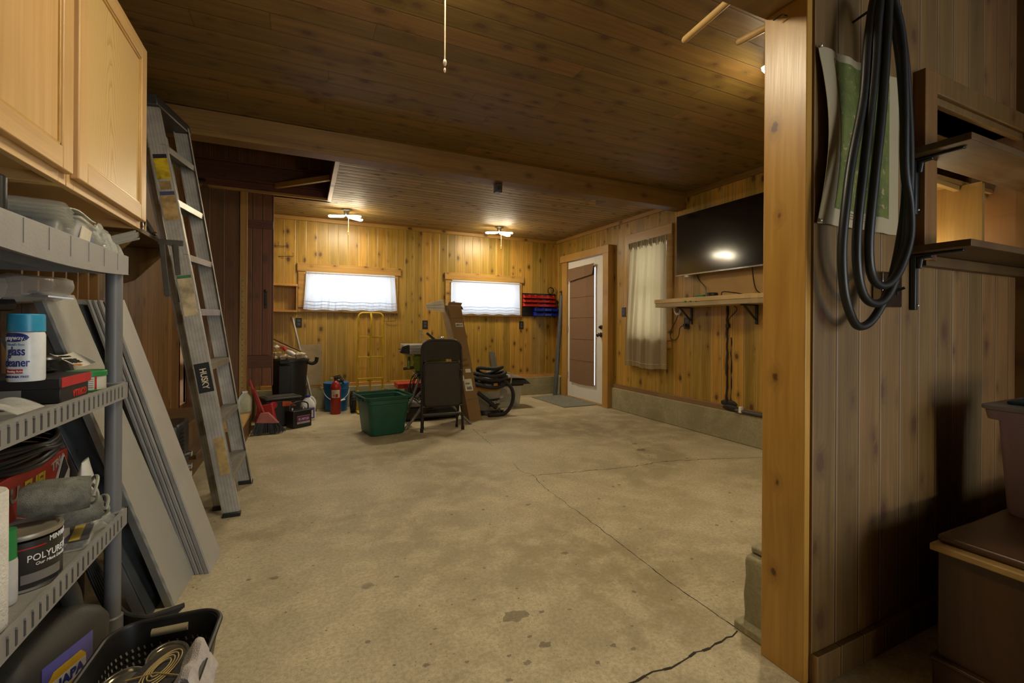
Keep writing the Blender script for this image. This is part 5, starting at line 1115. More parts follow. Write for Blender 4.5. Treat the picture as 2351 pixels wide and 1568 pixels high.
for s_, h, sz in (('ETHW', .665, .032), ('AVING', .605, .042)): M_ = Mb.copy(); M_.translation = onbox(.07, h) + zf * .003; text(s_, sz, M_, CBD, t, sx=.8, bold=.0006)
# light from the window painted as a paler panel on the box's left face
m = MB(); sl = -xb; a = [b0 + sl * .001 + yb * .02, b0 + sl * .001 + yb * .15]; m.hexa([a[0] + lean * .7, a[1] + lean * .7, a[1] + lean * .7 + sl * .001, a[0] + lean * .7 + sl * .001], [a[0] + lean, a[1] + lean, a[1] + lean + sl * .001, a[0] + lean + sl * .001]); m.build('lit_side_panel', plain((.30, .2, .1), .8), t)
t = thing('vinyl_strip', 'white vinyl trim piece sticking out of the cardboard box', 'trim piece', tuple(top + yb * .1)); pv = top + yb * .08
m = MB()
P4 = [(-.225, .005), (-.02, .062), (.0, -.02), (.0, -.075), (-.205, -.045)]
m.add([tuple(pv + xb * a + Vector((0, 0, b))) for a, b in P4] + [tuple(pv + xb * a + yb * .012 + Vector((0, 0, b))) for a, b in P4], [(0, 1, 2, 3, 4), (9, 8, 7, 6, 5), (0, 5, 6, 1), (1, 6, 7, 2), (2, 7, 8, 3), (3, 8, 9, 4), (4, 9, 5, 0)]); m.build('strip', plain((.8, .78, .7), .45), t)
m = MB(); m.bar(tuple(pv + xb * -.22 + Vector((0, 0, -.012)) - yb * .003), tuple(pv + xb * 0 + Vector((0, 0, .01)) - yb * .003), .004, .006); m.bar(tuple(pv + xb * -.21 + Vector((0, 0, -.03)) - yb * .003), tuple(pv + xb * 0 + Vector((0, 0, -.03)) - yb * .003), .004, .006); m.bar(tuple(pv + xb * .03 + Vector((0, 0, .02))), tuple(pv + xb * .12 + Vector((0, 0, .04))), .02, .02); m.build('rib', plain((.55, .53, .46), .5), t)

# table saw on a folding stand
t = thing('table_saw', 'lime green and grey table saw on a folding stand behind the chair', 'table saw', (1.3, 4.85, 0)); SG = plain((.42, .41, .39), .4, .4); LG = plain((.22, .27, .01), .4)
m = MB(); m.box(.99, 1.43, 4.62, 5.10, .775, .835); m.box(.99, 1.43, 4.61, 4.64, .745, .84); m.build('table_top', SG, t, .004)
m = MB(); m.box(.99, 1.43, 4.606, 4.611, .80, .803); m.box(.99, 1.43, 4.606, 4.611, .77, .772); m.build('rail_groove', plain((.15, .15, .14), .5), t)
m = MB(); m.hexa([(.90, 4.63, .76), (.99, 4.60, .735), (.99, 4.68, .735), (.90, 4.68, .76)], [(.925, 4.62, .83), (.99, 4.60, .845), (.99, 4.68, .845), (.925, 4.68, .83)]); m.build('end_cap', BLK, t, .008)
m = MB(); m.cyl((.905, 4.65, .79), (.88, 4.65, .79), .016); m.bar((.92, 4.61, .755), (1.03, 4.60, .735), .02, .012); m.build('lock_knob', CHROME, t)
m = MB(); m.hexa([(1.07, 4.68, .55), (1.38, 4.68, .55), (1.38, 5.0, .55), (1.07, 5.0, .55)], [(1.02, 4.66, .775), (1.41, 4.66, .775), (1.41, 5.05, .775), (1.02, 5.05, .775)]); m.build('motor_housing', LG, t, .01)
m = MB(); m.cyl((1.08, 4.66, .63), (1.08, 4.61, .63), .055); m.cyl((.98, 4.62, .68), (.98, 4.60, .60), .016); m.build('blade_wheel', plain((.14, .18, .012), .4), t)
m = MB(); m.bar((.93, 4.62, .60), (1.04, 4.62, .61), .02, .03); m.cyl((.99, 4.63, .60), (.99, 4.63, .72), .013); m.box(1.13, 1.16, 4.65, 4.665, .56, .76); m.build('crank_handle', plain((.05, .02, .02), .4), t, .003)
m = MB(); m.box(1.145, 1.175, 4.635, 4.655, .66, .76); m.build('rip_guide', plain((.5, .5, .46), .4), t, .003)
SL = plain((.20, .19, .18), .4, .4)
for a, b in (((.93, 4.52, 0), (1.46, 4.75, .56)), ((1.62, 4.50, 0), (1.10, 4.75, .56)), ((.98, 5.2, 0), (1.46, 4.95, .56)), ((1.66, 5.2, 0), (1.10, 4.95, .56)), ((.96, 4.58, .16), (1.14, 4.70, .56))):
    m = MB(); m.tube([a, b], .015, 10); m.build('stand_leg', SL, t)
m = MB(); m.tube([(.98, 4.66, .16), (.96, 5.08, .16)], .012, 8); m.build('stand_brace', SL, t)
# blade guard, arm and fence on top
m = MB()
for k in range(5): m.tube(smoothpts([(1.12 + .012 * k, 4.80, .99), (1.15 + .012 * k, 4.80, .90), (1.20 + .01 * k, 4.80, .845), (1.40, 4.82, .885 - .008 * k)]), .0025, 5)
m.build('clear_guard', plain((.4, .36, .28), .3, .5), t)
m = MB(); m.tube([(1.23, 4.86, .96), (1.36, 4.86, .85)], .016, 10); m.box(1.34, 1.42, 4.83, 4.89, .835, .875); m.build('push_arm', BLK, t); m = MB(); m.ball((1.40, 4.84, .90), .022); m.box(1.36, 1.37, 4.84, 4.87, .86, .93); m.build('riving_bracket', STEEL, t)
t2 = thing('extension_cord', 'bundle of green and black cord hanging from the table saw', 'cord', (1.08, 4.70, .3))
for k in range(9):
    rn = random.Random(k); c = (1.10 + rn.uniform(-.02, .02), 4.66 + rn.uniform(-.03, .03), .40 + rn.uniform(-.03, .03)); rx, rz_ = .085 + rn.uniform(-.02, .015), .14 + rn.uniform(-.03, .015)
    m = MB(); m.tube([(c[0] + rx * math.cos(a), c[1] + .02 * math.sin(2 * a + k), c[2] + rz_ * math.sin(a)) for a in [2 * math.pi * i / 26 for i in range(26)]], .004, 6, True); m.build('loop', BLK if k % 2 else plain((.02, .04, .025), .4), t2)
# clutter under the saw
t = thing('hard_case', 'flat dark case on the floor under the table saw', 'case', (1.2, 5.0, 0)); m = MB(); m.box(1.0, 1.62, 4.88, 5.12, .012, .14); m.build('case_body', plain((.02, .02, .022), .4), t, .015); m = MB(); m.box(1.25, 1.37, 4.865, 4.88, .06, .10); m.build('case_handle', BLK, t, .004)
m = MB(); m.box(1.02, 1.24, 4.90, 5.08, .14, .215); tag(m.build('white_appliance', plain((.35, .34, .32), .4), bevel=.02), 'whitish low box on top of the flat dark case', 'box')
m = MB(); m.box(1.30, 1.55, 4.90, 5.10, .14, .24); tag(m.build('dark_crate', plain((.03, .03, .035), .5), bevel=.01), 'dark bin seen between the chair crossbars', 'bin')
t = thing('crate', 'dark crate hidden behind the chair carrying the red box', 'crate', (1.45, 5.35, 0)); m = MB(); m.box(1.12, 1.55, 5.22, 5.5, 0, .31); m.build('crate_body', BLK, t, .01)
t = thing('red_toolbox', 'flat red metal box seen left of the folding chair', 'box', (1.2, 5.3, .31)); m = MB(); m.box(.99, 1.42, 5.22, 5.45, .312, .37); m.build('box_lid', plain((.40, .03, .02), .4), t, .004); m = MB(); m.box(1.01, 1.40, 5.24, 5.44, .31, .345); m.build('box_base', plain((.06, .01, .01), .5), t)

# hand truck
t = thing('hand_truck', 'yellow two wheeled hand truck standing against the back wall', 'hand truck', (.74, 5.68, 0)); YP = plain((.55, .38, .02), .4)
y = 5.66
fp = [(.60, y + .03, .10), (.60, y + .02, .6), (.605, y, 1.12)] + arc((.66, y, 1.13), .055, 180, 90, 5) + arc((.835, y, 1.13), .055, 90, 0, 5) + [(.89, y, 1.12), (.895, y + .02, .6), (.895, y + .03, .10)]
m = MB(); m.tube(fp, .0125, 10); m.build('frame_tube', YP, t)
m = MB(); m.tube([(.745, y, 1.185), (.75, y - .035, 1.13), (.745, y - .02, 1.0), (.745, y + .01, .8), (.745, y + .03, .12)], .0125, 10); m.build('center_tube', YP, t)
for z in (.885, .64, .38): m = MB(); m.box(.60, .895, y + .005, y + .02, z, z + .022); m.build('cross_slat', YP, t, .002)
m = MB(); m.box(.585, .91, y - .16, y + .04, .012, .02); m.box(.585, .91, y + .02, y + .04, .02, .13); m.build('toe_plate', YP, t, .002); m = MB(); m.box(.59, .61, y - .0, y + .06, .1, .26); m.box(.885, .905, y, y + .06, .1, .26); m.build('wheel_bracket', plain((.5, .36, .03), .35), t, .002)
for x in (.55, .93):
    m = MB(); m.tube([(x, y + .03 + .098 * math.cos(a), .125 + .098 * math.sin(a)) for a in [2 * math.pi * i / 24 for i in range(24)]], .03, 10, True, flat=1.)
    for i in range(24): a = 2 * math.pi * i / 24; m.box(x - .03, x + .03, 0, 0, 0, 0) if False else m.bar((x - .028, y + .03 + .124 * math.cos(a), .125 + .124 * math.sin(a)), (x + .028, y + .03 + .124 * math.cos(a), .125 + .124 * math.sin(a)), .012, .006)
    wh = m.build('wheel', RUB, t); m = MB(); m.cyl((x - .02, y + .03, .125), (x + .02, y + .03, .125), .06); m.build('hub', plain((.35, .34, .3), .4), wh)
# extinguisher, bucket
t = thing('fire_extinguisher', 'red fire extinguisher with a white label beside the blue bucket', 'fire extinguisher', (.355, 5.655, 0), 0, local=True)
MB().lathe([(.05, 0), (.056, .008), (.057, .30), (.05, .345), (.03, .375), (.018, .385), (.018, .405)]).build('cylinder', plain((.30, .015, .01), .32), t)
wrapband(t, .0576, -55, 45, .195, .285, plain((.58, .54, .48), .5), 'paper_label'); wrapband(t, .058, -8, 22, .20, .238, RED, 'red_print'); wrapband(t, .058, -40, -14, .21, .27, plain((.4, .3, .28), .6, var=.6, scale=150), 'small_print')
m = MB(); m.lathe([(.02, .40), (.02, .425), (.012, .43)], (0, 0, 0)); m.bar((-.03, 0, .435), (.05, 0, .45), .022, .012); m.bar((.0, 0, .425), (.06, 0, .40), .02, .008); m.build('valve', BLK, t); m = MB(); m.tube([(-.03, 0, .418), (-.06, 0, .42)], .006); m.build('pin', STEEL, t)
m = MB(); m.tube(smoothpts([(.02, 0, .42), (.06, -.01, .40), (.078, -.01, .36), (.085, -.0, .35)]), .011, 8); m.build('nozzle_hose', BLK, t)
t = thing('bucket', 'blue plastic bucket behind the red fire extinguisher', 'bucket', (.375, 5.89, 0), 0, local=True); BK_ = plain((.012, .13, .36), .42)
m = MB(); m.shell([(.125, 0), (.148, .34)], .004); m.build('bucket_wall', BK_, t)
for z, r_ in ((.335, .153), (.27, .150)): m = MB(); m.lathe([(r_ - .006, z - .006), (r_, z - .006), (r_, z + .006), (r_ - .006, z + .006)]); m.build('rib', BK_, t)
m = MB(); m.tube([(-.148, 0, .27)] + [(.148 * math.cos(a), -.148 * math.sin(a) - .01, .27 - .13 * math.sin(a)) for a in [math.pi - math.pi * i / 14 for i in range(15)]], .003, 6); m.cyl((.03, -.165, .135), (.09, -.155, .15), .009); m.build('bail_handle', WHT, t)
m = MB(); m.lathe([(.05, .30), (.055, .37), (.03, .39), (.025, .41)], (.03, 0, 0)); m.tube([(.0, 0, .36), (.06, -.02, .39)], .03); ob = m.build('vacuum_nozzle', BLK); ob.location = (.375, 5.89, 0); tag(ob, 'black nozzle head poking out of the blue bucket', 'nozzle')
# trash can with trash
t = thing('trash_can', 'tall black trash can heaped with scraps behind the plank door', 'trash can', (-.135, 5.66, 0), 0, local=True); TC = plain((.012, .012, .012), .4)
m = MB(); m.shell([(.15, 0), (.19, .60), (.195, .64)], .005, n=32); m.build('can_wall', TC, t); m = MB(); m.lathe([(.193, .63), (.207, .635), (.207, .655), (.193, .66)], n=32); m.build('rim', TC, t)
m = MB(); m.tube(smoothpts([(.19, -.03, .615), (.235, -.04, .60), (.275, -.04, .62), (.285, -.04, .67)]), .02, 8); m.build('handle', TC, t)
m = MB(); m.box(-.09, .03, -.205, -.188, .615, .65); m.build('lift_grip', TC, t, .006); m = MB(); m.box(-.10, .02, -.2, -.17, .12, .60); m.build('ridge', TC, t, .01)
rn = random.Random(12)
def rag(c, r_, col, lab, nm='crumpled_paper', cat='scrap'):
    s0 = rn.uniform(0, 9); m = MB(); m.ball((0, 0, 0), r_, r_, r_ * .7, 16, 10)
    m.v = [p * (1 + .28 * math.sin(p.x * 90 + s0) * math.sin(p.y * 80 + s0 * 2) + .15 * math.sin(p.z * 130 + s0)) + Vector(c) for p in m.v]; return tag(m.build(nm, plain(col, .85, bump=.3), smooth=False), lab, cat, 'scraps heaped in the trash can')
rag((-.27, 5.58, .70), .06, (.42, .33, .2), 'crumpled tan paper at the left side of the trash heap'); rag((-.19, 5.55, .68), .05, (.5, .42, .3), 'crumpled pale paper above the trash can grip'); rag((-.03, 5.56, .70), .055, (.45, .38, .27), 'crumpled pale paper at the right side of the trash heap')
rag((-.26, 5.60, .79), .035, (.62, .58, .5), 'small white crumple topping the left of the trash heap'); rag((-.12, 5.52, .675), .045, (.34, .26, .15), 'brown crumple at the front of the trash heap'); rag((.02, 5.60, .68), .03, (.4, .36, .3), 'small crumple beside the metal pole')
t = thing('spray_bottle', 'spray bottle with a red head in the trash heap', 'bottle', (-.15, 5.54, .72)); m = MB(); m.tube([(-.17, 5.53, .76), (-.12, 5.52, .73), (-.08, 5.51, .70)], .028, 10, rr=[.012, .028, .028]); m.build('bottle', plain((.5, .5, .52), .3), t); m = MB(); m.tube([(-.19, 5.535, .79), (-.165, 5.53, .755)], .02, 8); m.box(-.225, -.18, 5.52, 5.55, .775, .80); m.build('spray_head', plain((.45, .03, .025), .4), t)
m = MB(); m.bar((-.33, 5.72, .90), (-.0, 5.64, .73), .06, .012); tag(m.build('wood_scrap', W_SHELF, bevel=.002), 'dark board scrap slanting out of the trash can', 'board'); m = MB(); m.bar((-.30, 5.62, .85), (.0, 5.55, .71), .02, .02); tag(m.build('wood_scrap', plain((.45, .33, .15), .7)), 'thin pale batten slanting out of the trash can', 'board')
m = MB(); m.sheet(lambda u, v: (-.02 + .24 * u, 6.03 + .015 * math.sin(u * 3), .30 + .50 * v), 6, 6, .004, (0, 1, 0)); tag(m.build('cardboard_sheet', plain((.33, .25, .14), .8)), 'flat cardboard sheet standing behind the trash can', 'cardboard')
m = MB(); m.box(-.04, .05, 5.94, 6.03, .0, .30); tag(m.build('dark_carton', plain((.03, .025, .02), .7), bevel=.004), 'dark carton on the floor behind the bleach jug', 'carton')
t = thing('mop', 'silver mop handle leaning on the back wall beside the trash can', 'mop', (.13, 5.9, 0)); m = MB(); m.tube([(.135, 5.90, .02), (-.115, 6.06, 1.13)], .012, 10); m.build('pole', plain((.5, .5, .48), .35, .6), t); m = MB(); m.cyl((.135, 5.9, .0), (.13, 5.9, .035), .022); m.build('foot', RUB, t)
# bleach jug and battery, charger, broom, dustpan
def jug(name, label, x, y, z, r_, h, body, cap, lab, rz=0, win=False):
    t = thing(name, label, 'jug', (x, y, z), rz, local=True)
    m = MB(); m.rrect([(r_ * .9, r_ * .7, 0), (r_, r_ * .8, .01), (r_, r_ * .8, h * .55), (r_ * .85, r_ * .7, h * .72), (r_ * .4, r_ * .35, h * .88), (r_ * .28, r_ * .28, h * .93)], None, 5, r_ * .5); m.build('jug_body', body, t)
    m = MB(); m.tube(smoothpts([(-r_ * .1, 0, h * .86), (r_ * .55, 0, h * .9), (r_ * .98, 0, h * .7), (r_ * .9, 0, h * .5)]), r_ * .17, 8); m.build('handle', body, t)
    m = MB(); m.lathe([(r_ * .34, h * .92), (r_ * .34, h), (1e-4, h)]); m.build('cap', cap, t)
    if lab:
        m = MB(); m.box(-r_ * .8, r_ * .8, -r_ * .8 - .002, -r_ * .8, h * .08, h * .52); m.build('jug_label', lab, t)
        m = MB(); m.box(-r_ * .6, r_ * .6, -r_ * .8 - .003, -r_ * .8 - .002, h * .14, h * .42); m.build('label_panel', plain((.6, .6, .66), .5), t)
    return t
jj = jug('bleach_jug', 'white bleach jug with a blue cap and purple label by the car battery', .055, 5.42, 0, .075, .27, plain((.62, .62, .64), .4), plain((.03, .04, .3), .4), plain((.10, .06, .25), .45), 8)
text('Bleach', .026, Matrix.Translation((0, -.0642, .08)) @ Matrix.Rotation(R(90), 4, 'X'), plain((.08, .08, .3), .5), jj)
jug('cleaner_jug', 'pale jug with yellow green liquid on the landing by the red broom', -.50, 5.02, .2, .07, .20, plain((.50, .52, .36), .35), WHT, None, 90)
t = thing('car_battery', 'black car battery with a handle in front of the tool box', 'battery', (-.03, 5.10, 0), 32, local=True)
m = MB(); m.box(-.10, .10, -.065, .065, 0, .155); m.box(-.104, .104, -.069, .069, .155, .175); m.build('battery_case', BLK, t, .006); m = MB(); m.box(-.06, .08, -.0665, -.065, .04, .12); m.build('battery_label', plain((.32, .30, .32), .5), t); m = MB(); m.box(-.06, .08, -.068, -.0665, .06, .115); m.build('label_band', plain((.16, .02, .06), .5), t); m = MB(); m.box(-.045, .065, -.0695, -.068, .075, .098); m.build('faded_print', plain((.30, .20, .42), .5, var=.9, scale=260), t)
for x in (-.06, .06): m = MB(); m.lathe([(.012, .175), (.010, .195)], (x, .02, 0)); m.build('terminal', STEEL, t)
m = MB(); m.tube(smoothpts([(-.10, 0, .17), (-.09, 0, .23), (0, 0, .255), (.09, 0, .23), (.10, 0, .17)]), .007, 8); m.build('handle', BLK, t)
t = thing('jump_starter', 'black tool box with red knob and orange clamps beside the trash can', 'tool box', (-.21, 5.27, 0), 20, local=True)
m = MB(); m.hexa([(-.15, -.11, 0), (.15, -.11, 0), (.15, .11, 0), (-.15, .11, 0)], [(-.17, -.12, .27), (.17, -.12, .27), (.17, .12, .27), (-.17, .12, .27)]); m.box(-.18, .18, -.13, .13, .27, .30); m.build('case', plain((.018, .018, .018), .5), t, .012); m = MB(); m.box(-.14, .14, -.09, .09, .295, .303); m.build('lid_tray', plain((.04, .035, .028), .8, bump=.8, var=.4), t)
m = MB(); m.cyl((-.11, -.13, .235), (-.11, -.165, .235), .034); m.build('knob', plain((.4, .01, .01), .3), t); m = MB(); m.hexa([(-.02, -.135, .21), (.12, -.135, .20), (.12, -.125, .20), (-.02, -.125, .21)], [(-.02, -.135, .26), (.06, -.135, .25), (.06, -.125, .25), (-.02, -.125, .26)]); m.build('orange_clamp', plain((.5, .08, .015), .4), t, .003)
t = thing('dustpan', 'red long handled dustpan beside the wooden landing', 'dustpan', (-.36, 5.0, 0)); RP2 = plain((.34, .02, .018), .4)
m = MB(); m.tube([(-.46, 5.03, .50), (-.40, 5.0, .30), (-.35, 4.98, .12)], .014, 8); m.build('handle', RP2, t); m = MB(); m.hexa([(-.42, 4.94, 0), (-.22, 4.90, 0), (-.20, 5.0, 0), (-.40, 5.04, 0)], [(-.40, 5.0, .25), (-.27, 4.98, .27), (-.26, 5.01, .27), (-.39, 5.03, .25)]); m.build('pan', RP2, t, .006)
t = thing('broom', 'small broom with dark splayed bristles and red head', 'broom', (-.27, 4.88, 0)); m = MB(); m.tube([(-.42, 4.97, .42), (-.33, 4.90, .19)], .011, 8); m.build('handle', RP2, t)
m = MB(); m.hexa([(-.40, 4.86, .11), (-.20, 4.84, .10), (-.20, 4.90, .10), (-.40, 4.92, .11)], [(-.36, 4.88, .20), (-.29, 4.88, .20), (-.29, 4.92, .20), (-.36, 4.92, .20)]); m.build('broom_head', plain((.38, .12, .10), .5), t, .006)
m = MB(); rn = random.Random(3)
for i in range(170): u = rn.random(); v = rn.uniform(-1, 1); m.tube([(-.39 + .18 * u, 4.88 + .02 * v, .115), (-.42 + .27 * u + .02 * v, 4.86 + .05 * v, .004 + .01 * rn.random())], .0028, 4)
br_ = m.build('bristles', plain((.035, .04, .045), .7), t)
# vacuum
t = thing('shop_vacuum', 'grey and black shop vacuum wrapped in its thick hose', 'vacuum', (2.0, 5.02, 0), 0, local=True)
m = MB(); m.lathe([(.135, .04), (.15, .06), (.165, .27), (.17, .28)], n=32); m.build('drum', plain((.33, .32, .29), .45), t); m = MB(); m.lathe([(.172, .28), (.176, .30), (.176, .325), (.17, .33)], n=32); m.build('orange_band', plain((.5, .24, .02), .4), t)
m = MB(); m.lathe([(.172, .33), (.165, .37), (.13, .42), (.08, .45), (1e-4, .455)], n=32); m.build('motor_head', BLK, t); m = MB(); m.lathe([(.16, 0.0), (.18, .01), (.17, .05)], n=24); m.build('caster_base', BLK, t); m = MB(); m.box(.02, .07, -.178, -.165, .31, .37); m.build('latch', plain((.5, .2, .02), .4), t, .004)
def vwrap(z0, z1, a0, a1, mt, nm, r_=.162): return wrapband(t, r_, a0, a1, z0, z1, mt, nm)
vwrap(.10, .19, -10, 60, BLK, 'badge'); text('RIDGID', .045, ry(26) @ Matrix.Translation((0, -.1635, .145)) @ Matrix.Rotation(R(90), 4, 'X'), plain((.6, .6, .58), .4), t, wrap=.163, sx=.95, bold=.0012)
for k, (z, rx, rz_) in enumerate(((.52, .15, .04), (.465, .19, .01), (.41, .205, .02), (.355, .20, -.01))):
    m = MB(); m.tube([(rx * math.cos(a) + .02, -.05 + (rx * .8) * math.sin(a), z - rz_ * math.sin(a) + .02 * math.cos(2 * a)) for a in [2 * math.pi * i / 36 for i in range(36)]], .021, 10, True); m.build('hose_loop', RUB, t)
m = MB(); m.tube(smoothpts([(-.19, -.20, .28), (-.08, -.24, .19), (.02, -.26, .10)]), .024, 10); m.build('wand', RUB, t); m = MB(); m.tube(smoothpts([(.14, -.12, .42), (.24, -.20, .30), (.23, -.24, .15), (.12, -.26, .03), (-.08, -.26, .025)]), .021, 10); m.build('hose_end', RUB, t)
for x in (-.14, .14): m = MB(); m.cyl((x - .012, -.15, .025), (x + .012, -.15, .025), .025); m.build('caster', BLK, t)
# clear bin with a lid and a silver rail case on it
t = thing('clear_storage_bin', 'clear plastic bin with bits of fabric inside, behind the shop vacuum', 'storage bin', (2.40, 5.38, 0), 0, local=True)
m = MB(); m.rrect([(.14, .17, 0), (.16, .19, .27), (.17, .20, .28)], .003, 4, .03); m.build('tub', film((.8, .8, .78), .25, .15), t); m = MB(); m.rrect([(.18, .21, .28), (.18, .21, .30)], None, 4, .03); m.build('lid', BLK, t)
rn = random.Random(5)
for c, col in (((-.05, -.05, .06), (.05, .08, .12)), ((.06, .0, .10), (.25, .25, .25)), ((-.02, .06, .17), (.06, .06, .07)), ((.05, -.09, .04), (.03, .1, .2))): m = MB(); m.ball(c, .08, .07, .05, 12, 8); m.build('fabric', plain(col, .9, bump=.5), t)
m = MB(); m.box(-.13, -.0, -.165, -.15, .02, .07); m.build('yellow_print', plain((.38, .42, .03), .5), t)
t = thing('saw_fence_case', 'silver topped black case lying on the clear bin', 'case', (2.45, 5.30, .30)); m = MB(); m.hexa([(2.15, 5.14, .30), (2.66, 5.14, .30), (2.66, 5.42, .30), (2.15, 5.42, .30)], [(2.17, 5.18, .36), (2.60, 5.18, .36), (2.60, 5.38, .36), (2.17, 5.38, .36)]); m.build('case_base', BLK, t, .006)
m = MB(); m.sheet(lambda u, v: (2.16 + .44 * u, 5.17 + .22 * v, .362 + .06 * (1 - u ** 3) * math.sin(.4 + 2.3 * v)), 16, 8, .012, (0, 0, 1)); m.build('silver_lid', plain((.42, .42, .42), .3, .7), t)
m = MB(); m.tube(smoothpts([(1.98, 5.2, .44), (2.15, 5.15, .49), (2.32, 5.14, .46), (2.38, 5.14, .42), (2.37, 5.13, .32)]), .006, 6); tag(m.build('pale_string', plain((.5, .46, .38), .6)), 'thin pale cord draped over the silver topped case', 'cord')
m = MB(); m.hexa([(2.56, 6.05, 0), (2.64, 6.05, 0), (2.64, 6.07, 0), (2.56, 6.07, 0)], [(2.46, 6.066, .66), (2.54, 6.066, .66), (2.54, 6.084, .66), (2.46, 6.084, .66)]); tag(m.build('grey_board', plain((.12, .12, .115), .6)), 'short grey board leaning on the back wall behind the vacuum', 'board')
# ================================================================ PARTITION SIDE (RIGHT)
# printed topographic map: green sheet with pale margin
def mapmat():
    t = NT('printed_map'); o = t.obj(); P = t.xyz(o)
    n1 = t.noise(o, 14, 5, .7); n2 = t.noise(o, 45, 4, .6); v = t.n('TexNoise'); 
    c = t.mix(t.ss(n1, .35, .65), (.085, .105, .018), (.15, .17, .03)); c = t.mix(t.ss(n2, .60, .66), c, (.36, .26, .13)); c = t.mix(t.ss(t.noise(o, 6, 3), .64, .68), c, (.16, .22, .22))
    con = t.ma('ABSOLUTE', t.ma('SINE', t.ma('MULTIPLY', n1, 90.))); c = t.mix(t.ss(con, .0, .25, .35, 0.), c, (.06, .09, .02)); return t.fin(c, .75)
t = thing('wall_map', 'green topographic map tacked to the boards behind the black hose', 'map', (1.57, .82, 1.36))
def fm(x0, x1, z0, z1, off=0.):
    def f(u, v):
        x = x0 + (x1 - x0) * u; z = z0 + (z1 - z0) * v; uu = (x - 1.365) / .42; vv = (z - 1.355) / .52
        return (x + (.02 * math.sin(vv * 3.14) * (1 - uu) ** 2 * (1 if vv < .9 else .5)), .822 - .02 * math.sin(vv * 3.14) * max(0, 1 - uu * 1.6) - .006 * math.sin(uu * 14) ** 2 - off, z - .012 * (1 - vv) * uu * 0)
    return f
m = MB(); m.sheet(fm(1.365, 1.785, 1.355, 1.875), 24, 16, .0012, (0, 1, 0)); m.build('paper_sheet', plain((.40, .33, .20), .8, var=.06, scale=8), t)
m = MB(); m.sheet(fm(1.428, 1.74, 1.405, 1.85, .0012), 24, 16, .0006, (0, 1, 0)); m.build('map_print', mapmat(), t)
for z, w_ in ((1.388, .13), (1.395, .09), (1.38, .10)): m = MB(); m.sheet(fm(1.50, 1.50 + w_, z, z + .0018, .0016), 6, 1, .0005, (0, 1, 0)); m.build('print_line', plain((.15, .12, .07), .8), t)
for x, z in ((1.369, 1.872), (1.372, 1.362)): m = MB(); m.ball((x, .815, z), .006, .004, .006, 10, 6); m.build('thumb_tack', STEEL, t)
# black cable coil on a nail
t = thing('hanging_hose', 'black heavy cable coil hanging in long loops over the map', 'cable', (1.52, .76, 1.05)); HS = plain((.014, .014, .013), .42)
loops = [
 [(1.52, .75, 2.03), (1.49, .745, 1.98), (1.463, .745, 1.85), (1.445, .745, 1.70), (1.40, .75, 1.52), (1.375, .75, 1.40), (1.366, .755, 1.27), (1.385, .76, 1.16), (1.425, .765, 1.09), (1.475, .77, 1.053), (1.53, .765, 1.068), (1.585, .76, 1.13), (1.63, .755, 1.22), (1.665, .75, 1.36), (1.675, .745, 1.50), (1.66, .745, 1.70), (1.635, .745, 1.86), (1.59, .745, 1.99), (1.55, .75, 2.035)],
 [(1.515, .735, 2.02), (1.485, .73, 1.93), (1.465, .73, 1.75), (1.43, .735, 1.50), (1.41, .74, 1.33), (1.42, .745, 1.22), (1.46, .75, 1.145), (1.515, .75, 1.12), (1.57, .745, 1.14), (1.62, .74, 1.22), (1.655, .735, 1.34), (1.66, .73, 1.50), (1.65, .73, 1.70), (1.62, .73, 1.88), (1.58, .735, 2.0), (1.545, .735, 2.03)],
 [(1.52, .72, 2.01), (1.50, .715, 1.88), (1.475, .715, 1.65), (1.45, .72, 1.45), (1.437, .725, 1.30), (1.455, .73, 1.215), (1.50, .735, 1.175), (1.55, .73, 1.178), (1.60, .725, 1.225), (1.64, .72, 1.32), (1.638, .72, 1.42), (1.61, .72, 1.52), (1.595, .715, 1.70), (1.58, .715, 1.88), (1.555, .72, 1.98), (1.535, .72, 2.015)]]
for l in loops: m = MB(); m.tube(smoothpts(l, 6, True), .0118, 10, True); m.build('loop', HS, t)
m = MB(); m.tube([(1.55, .83, 2.0), (1.535, .70, 2.012)], .004, 6); tag(m.build('long_nail', INK), 'long nail carrying the black cable coil', 'nail')
# steel cover plate with switch
t = thing('switch_plate', 'shiny steel outlet and switch plate behind the cable loops', 'switch plate', (1.72, .82, 1.17)); m = MB(); m.box(1.663, 1.778, .800, .83, 1.115, 1.228); m.build('steel_box', plain((.5, .5, .5), .18, 1.), t, .004)
m = MB(); m.box(1.685, 1.715, .797, .801, 1.14, 1.20); m.build('socket', BLK, t, .002); m = MB(); m.bar((1.748, .80, 1.17), (1.752, .782, 1.178), .008, .008); m.box(1.742, 1.756, .798, .801, 1.155, 1.185); m.build('toggle', BLK, t)
# shelves on brackets
BRK = plain((.045, .055, .06), .4, .5)
def bshelf(z, x0, d, label):
    t = thing('bracket_shelf', label, 'shelf', (2.2, .75, z), group='brown plank shelves on the partition'); m = MB(); m.box(x0, 2.715, .83 - d, .828, z, z + .022); m.build('shelf_board', W_SHELF, t, .002)
    m = MB(); xb = x0 + .055; m.box(xb - .009, xb + .009, .812, .828, z - .19, z); m.bar((xb, .815, z - .006), (xb, .83 - d * .8, z - .004), .018, .008); m.tube([(xb, .806, z - .05), (xb, .80, z - .014), (xb, .77, z - .01)], .008, 6); m.build('metal_bracket', BRK, t, .003)
    m = MB(); m.ball((xb, .81, z - .175), .005); m.build('screw', STEEL, t); return t
bshelf(1.30, 1.84, .175, 'lower brown plank shelf on a steel bracket at the right')
bshelf(1.625, 1.84, .175, 'upper brown plank shelf across the recess at the right')
struct('trim_24', MB().box(1.93, 2.715, .80, .828, 1.262, 1.298), W_SHELF, 'ledger strip below the lower plank shelf', bevel=.002)
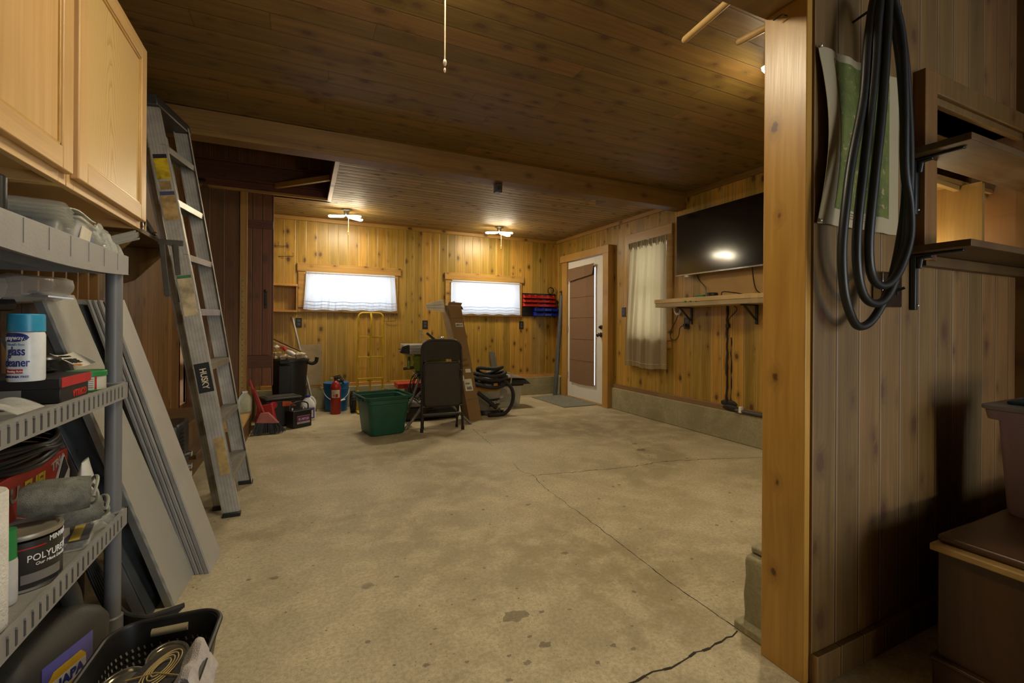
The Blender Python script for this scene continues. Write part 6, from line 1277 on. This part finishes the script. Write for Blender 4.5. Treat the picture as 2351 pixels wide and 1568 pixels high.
# glimpsed bulb, and an unseen strip added to light the recess
t = thing('recess_light', 'small bright lamp glimpsed at the left inside the recess', 'lamp', (2.2, 1.05, 1.80)); m = MB(); m.lathe([(.02, -.03), (.03, -.01), (.02, .01), (1e-4, .012)], (2.12, 1.12, 1.845)); m.build('bulb', emit((1., .9, .7), 25.), t); m = MB(); m.lathe([(.03, .0), (.03, .012)], (2.12, 1.12, 1.853)); m.build('socket', STEEL, t)
t = thing('recess_light', 'unseen strip light added on the recess floor to brighten its boards', 'lamp', (2.4, 1.0, 1.332)); m = MB(); m.box(2.1, 2.68, 1.0, 1.015, 1.345, 1.352); m.build('tube', emit((1., .88, .6), 45.), t); m = MB(); m.box(2.08, 2.70, .995, 1.02, 1.332, 1.345); m.build('housing', WHT, t)
# chest
t = thing('chest', 'dark brown wooden chest with a pale edged top in the right corner', 'chest', (2.1, .1, 0)); X0, Y1 = 1.68, .678
m = MB(); m.box(X0, 2.70, -.55, Y1 - .012, .10, .405); m.build('chest_body', W_CHEST, t, .002); m = MB(); m.box(X0 - .022, 2.70, -.56, Y1, .405, .425); m.build('pale_edge', plain((.42, .27, .09), .5), t, .004)
m = MB(); m.box(X0 + .005, 2.70, -.545, Y1 - .006, .425, .45); m.build('chest_top', plain((.085, .042, .02), .35, var=.25, scale=14), t, .010, seg=3); m = MB(); m.box(X0 - .012, 2.70, -.56, Y1 - .004, .0, .09); m.box(X0 - .02, 2.70, -.56, Y1, .088, .10); m.build('plinth', W_CHEST, t, .004)
t = thing('clear_storage_bin', 'clear plastic bin with a violet tint standing on the chest', 'storage bin', (2.20, .52, .45), 0, local=True)
PT = film((.62, .5, .62), .55, .25)
m = MB(); m.rrect([(.135, .13, 0), (.14, .135, .01), (.155, .15, .30), (.175, .17, .305), (.18, .175, .335)], .003, 5, .04); m.build('tub', PT, t); m = MB(); m.rrect([(.12, .115, .006), (.13, .125, .24)], None, 5, .03); m.build('contents', plain((.22, .12, .17), .8, bump=.5, var=.3), t)
m = MB(); m.rrect([(.178, .173, .335), (.186, .181, .338), (.186, .181, .350)], None, 5, .04); m.build('lid', plain((.30, .31, .36), .4), t); m = MB(); m.box(-.10, .12, -.09, .14, .350, .362); m.build('blue_insert', plain((.03, .10, .16), .4), t, .005); m = MB(); m.box(-.19, -.178, -.03, .02, .26, .34); m.build('latch', plain((.4, .4, .44), .4), t, .003)
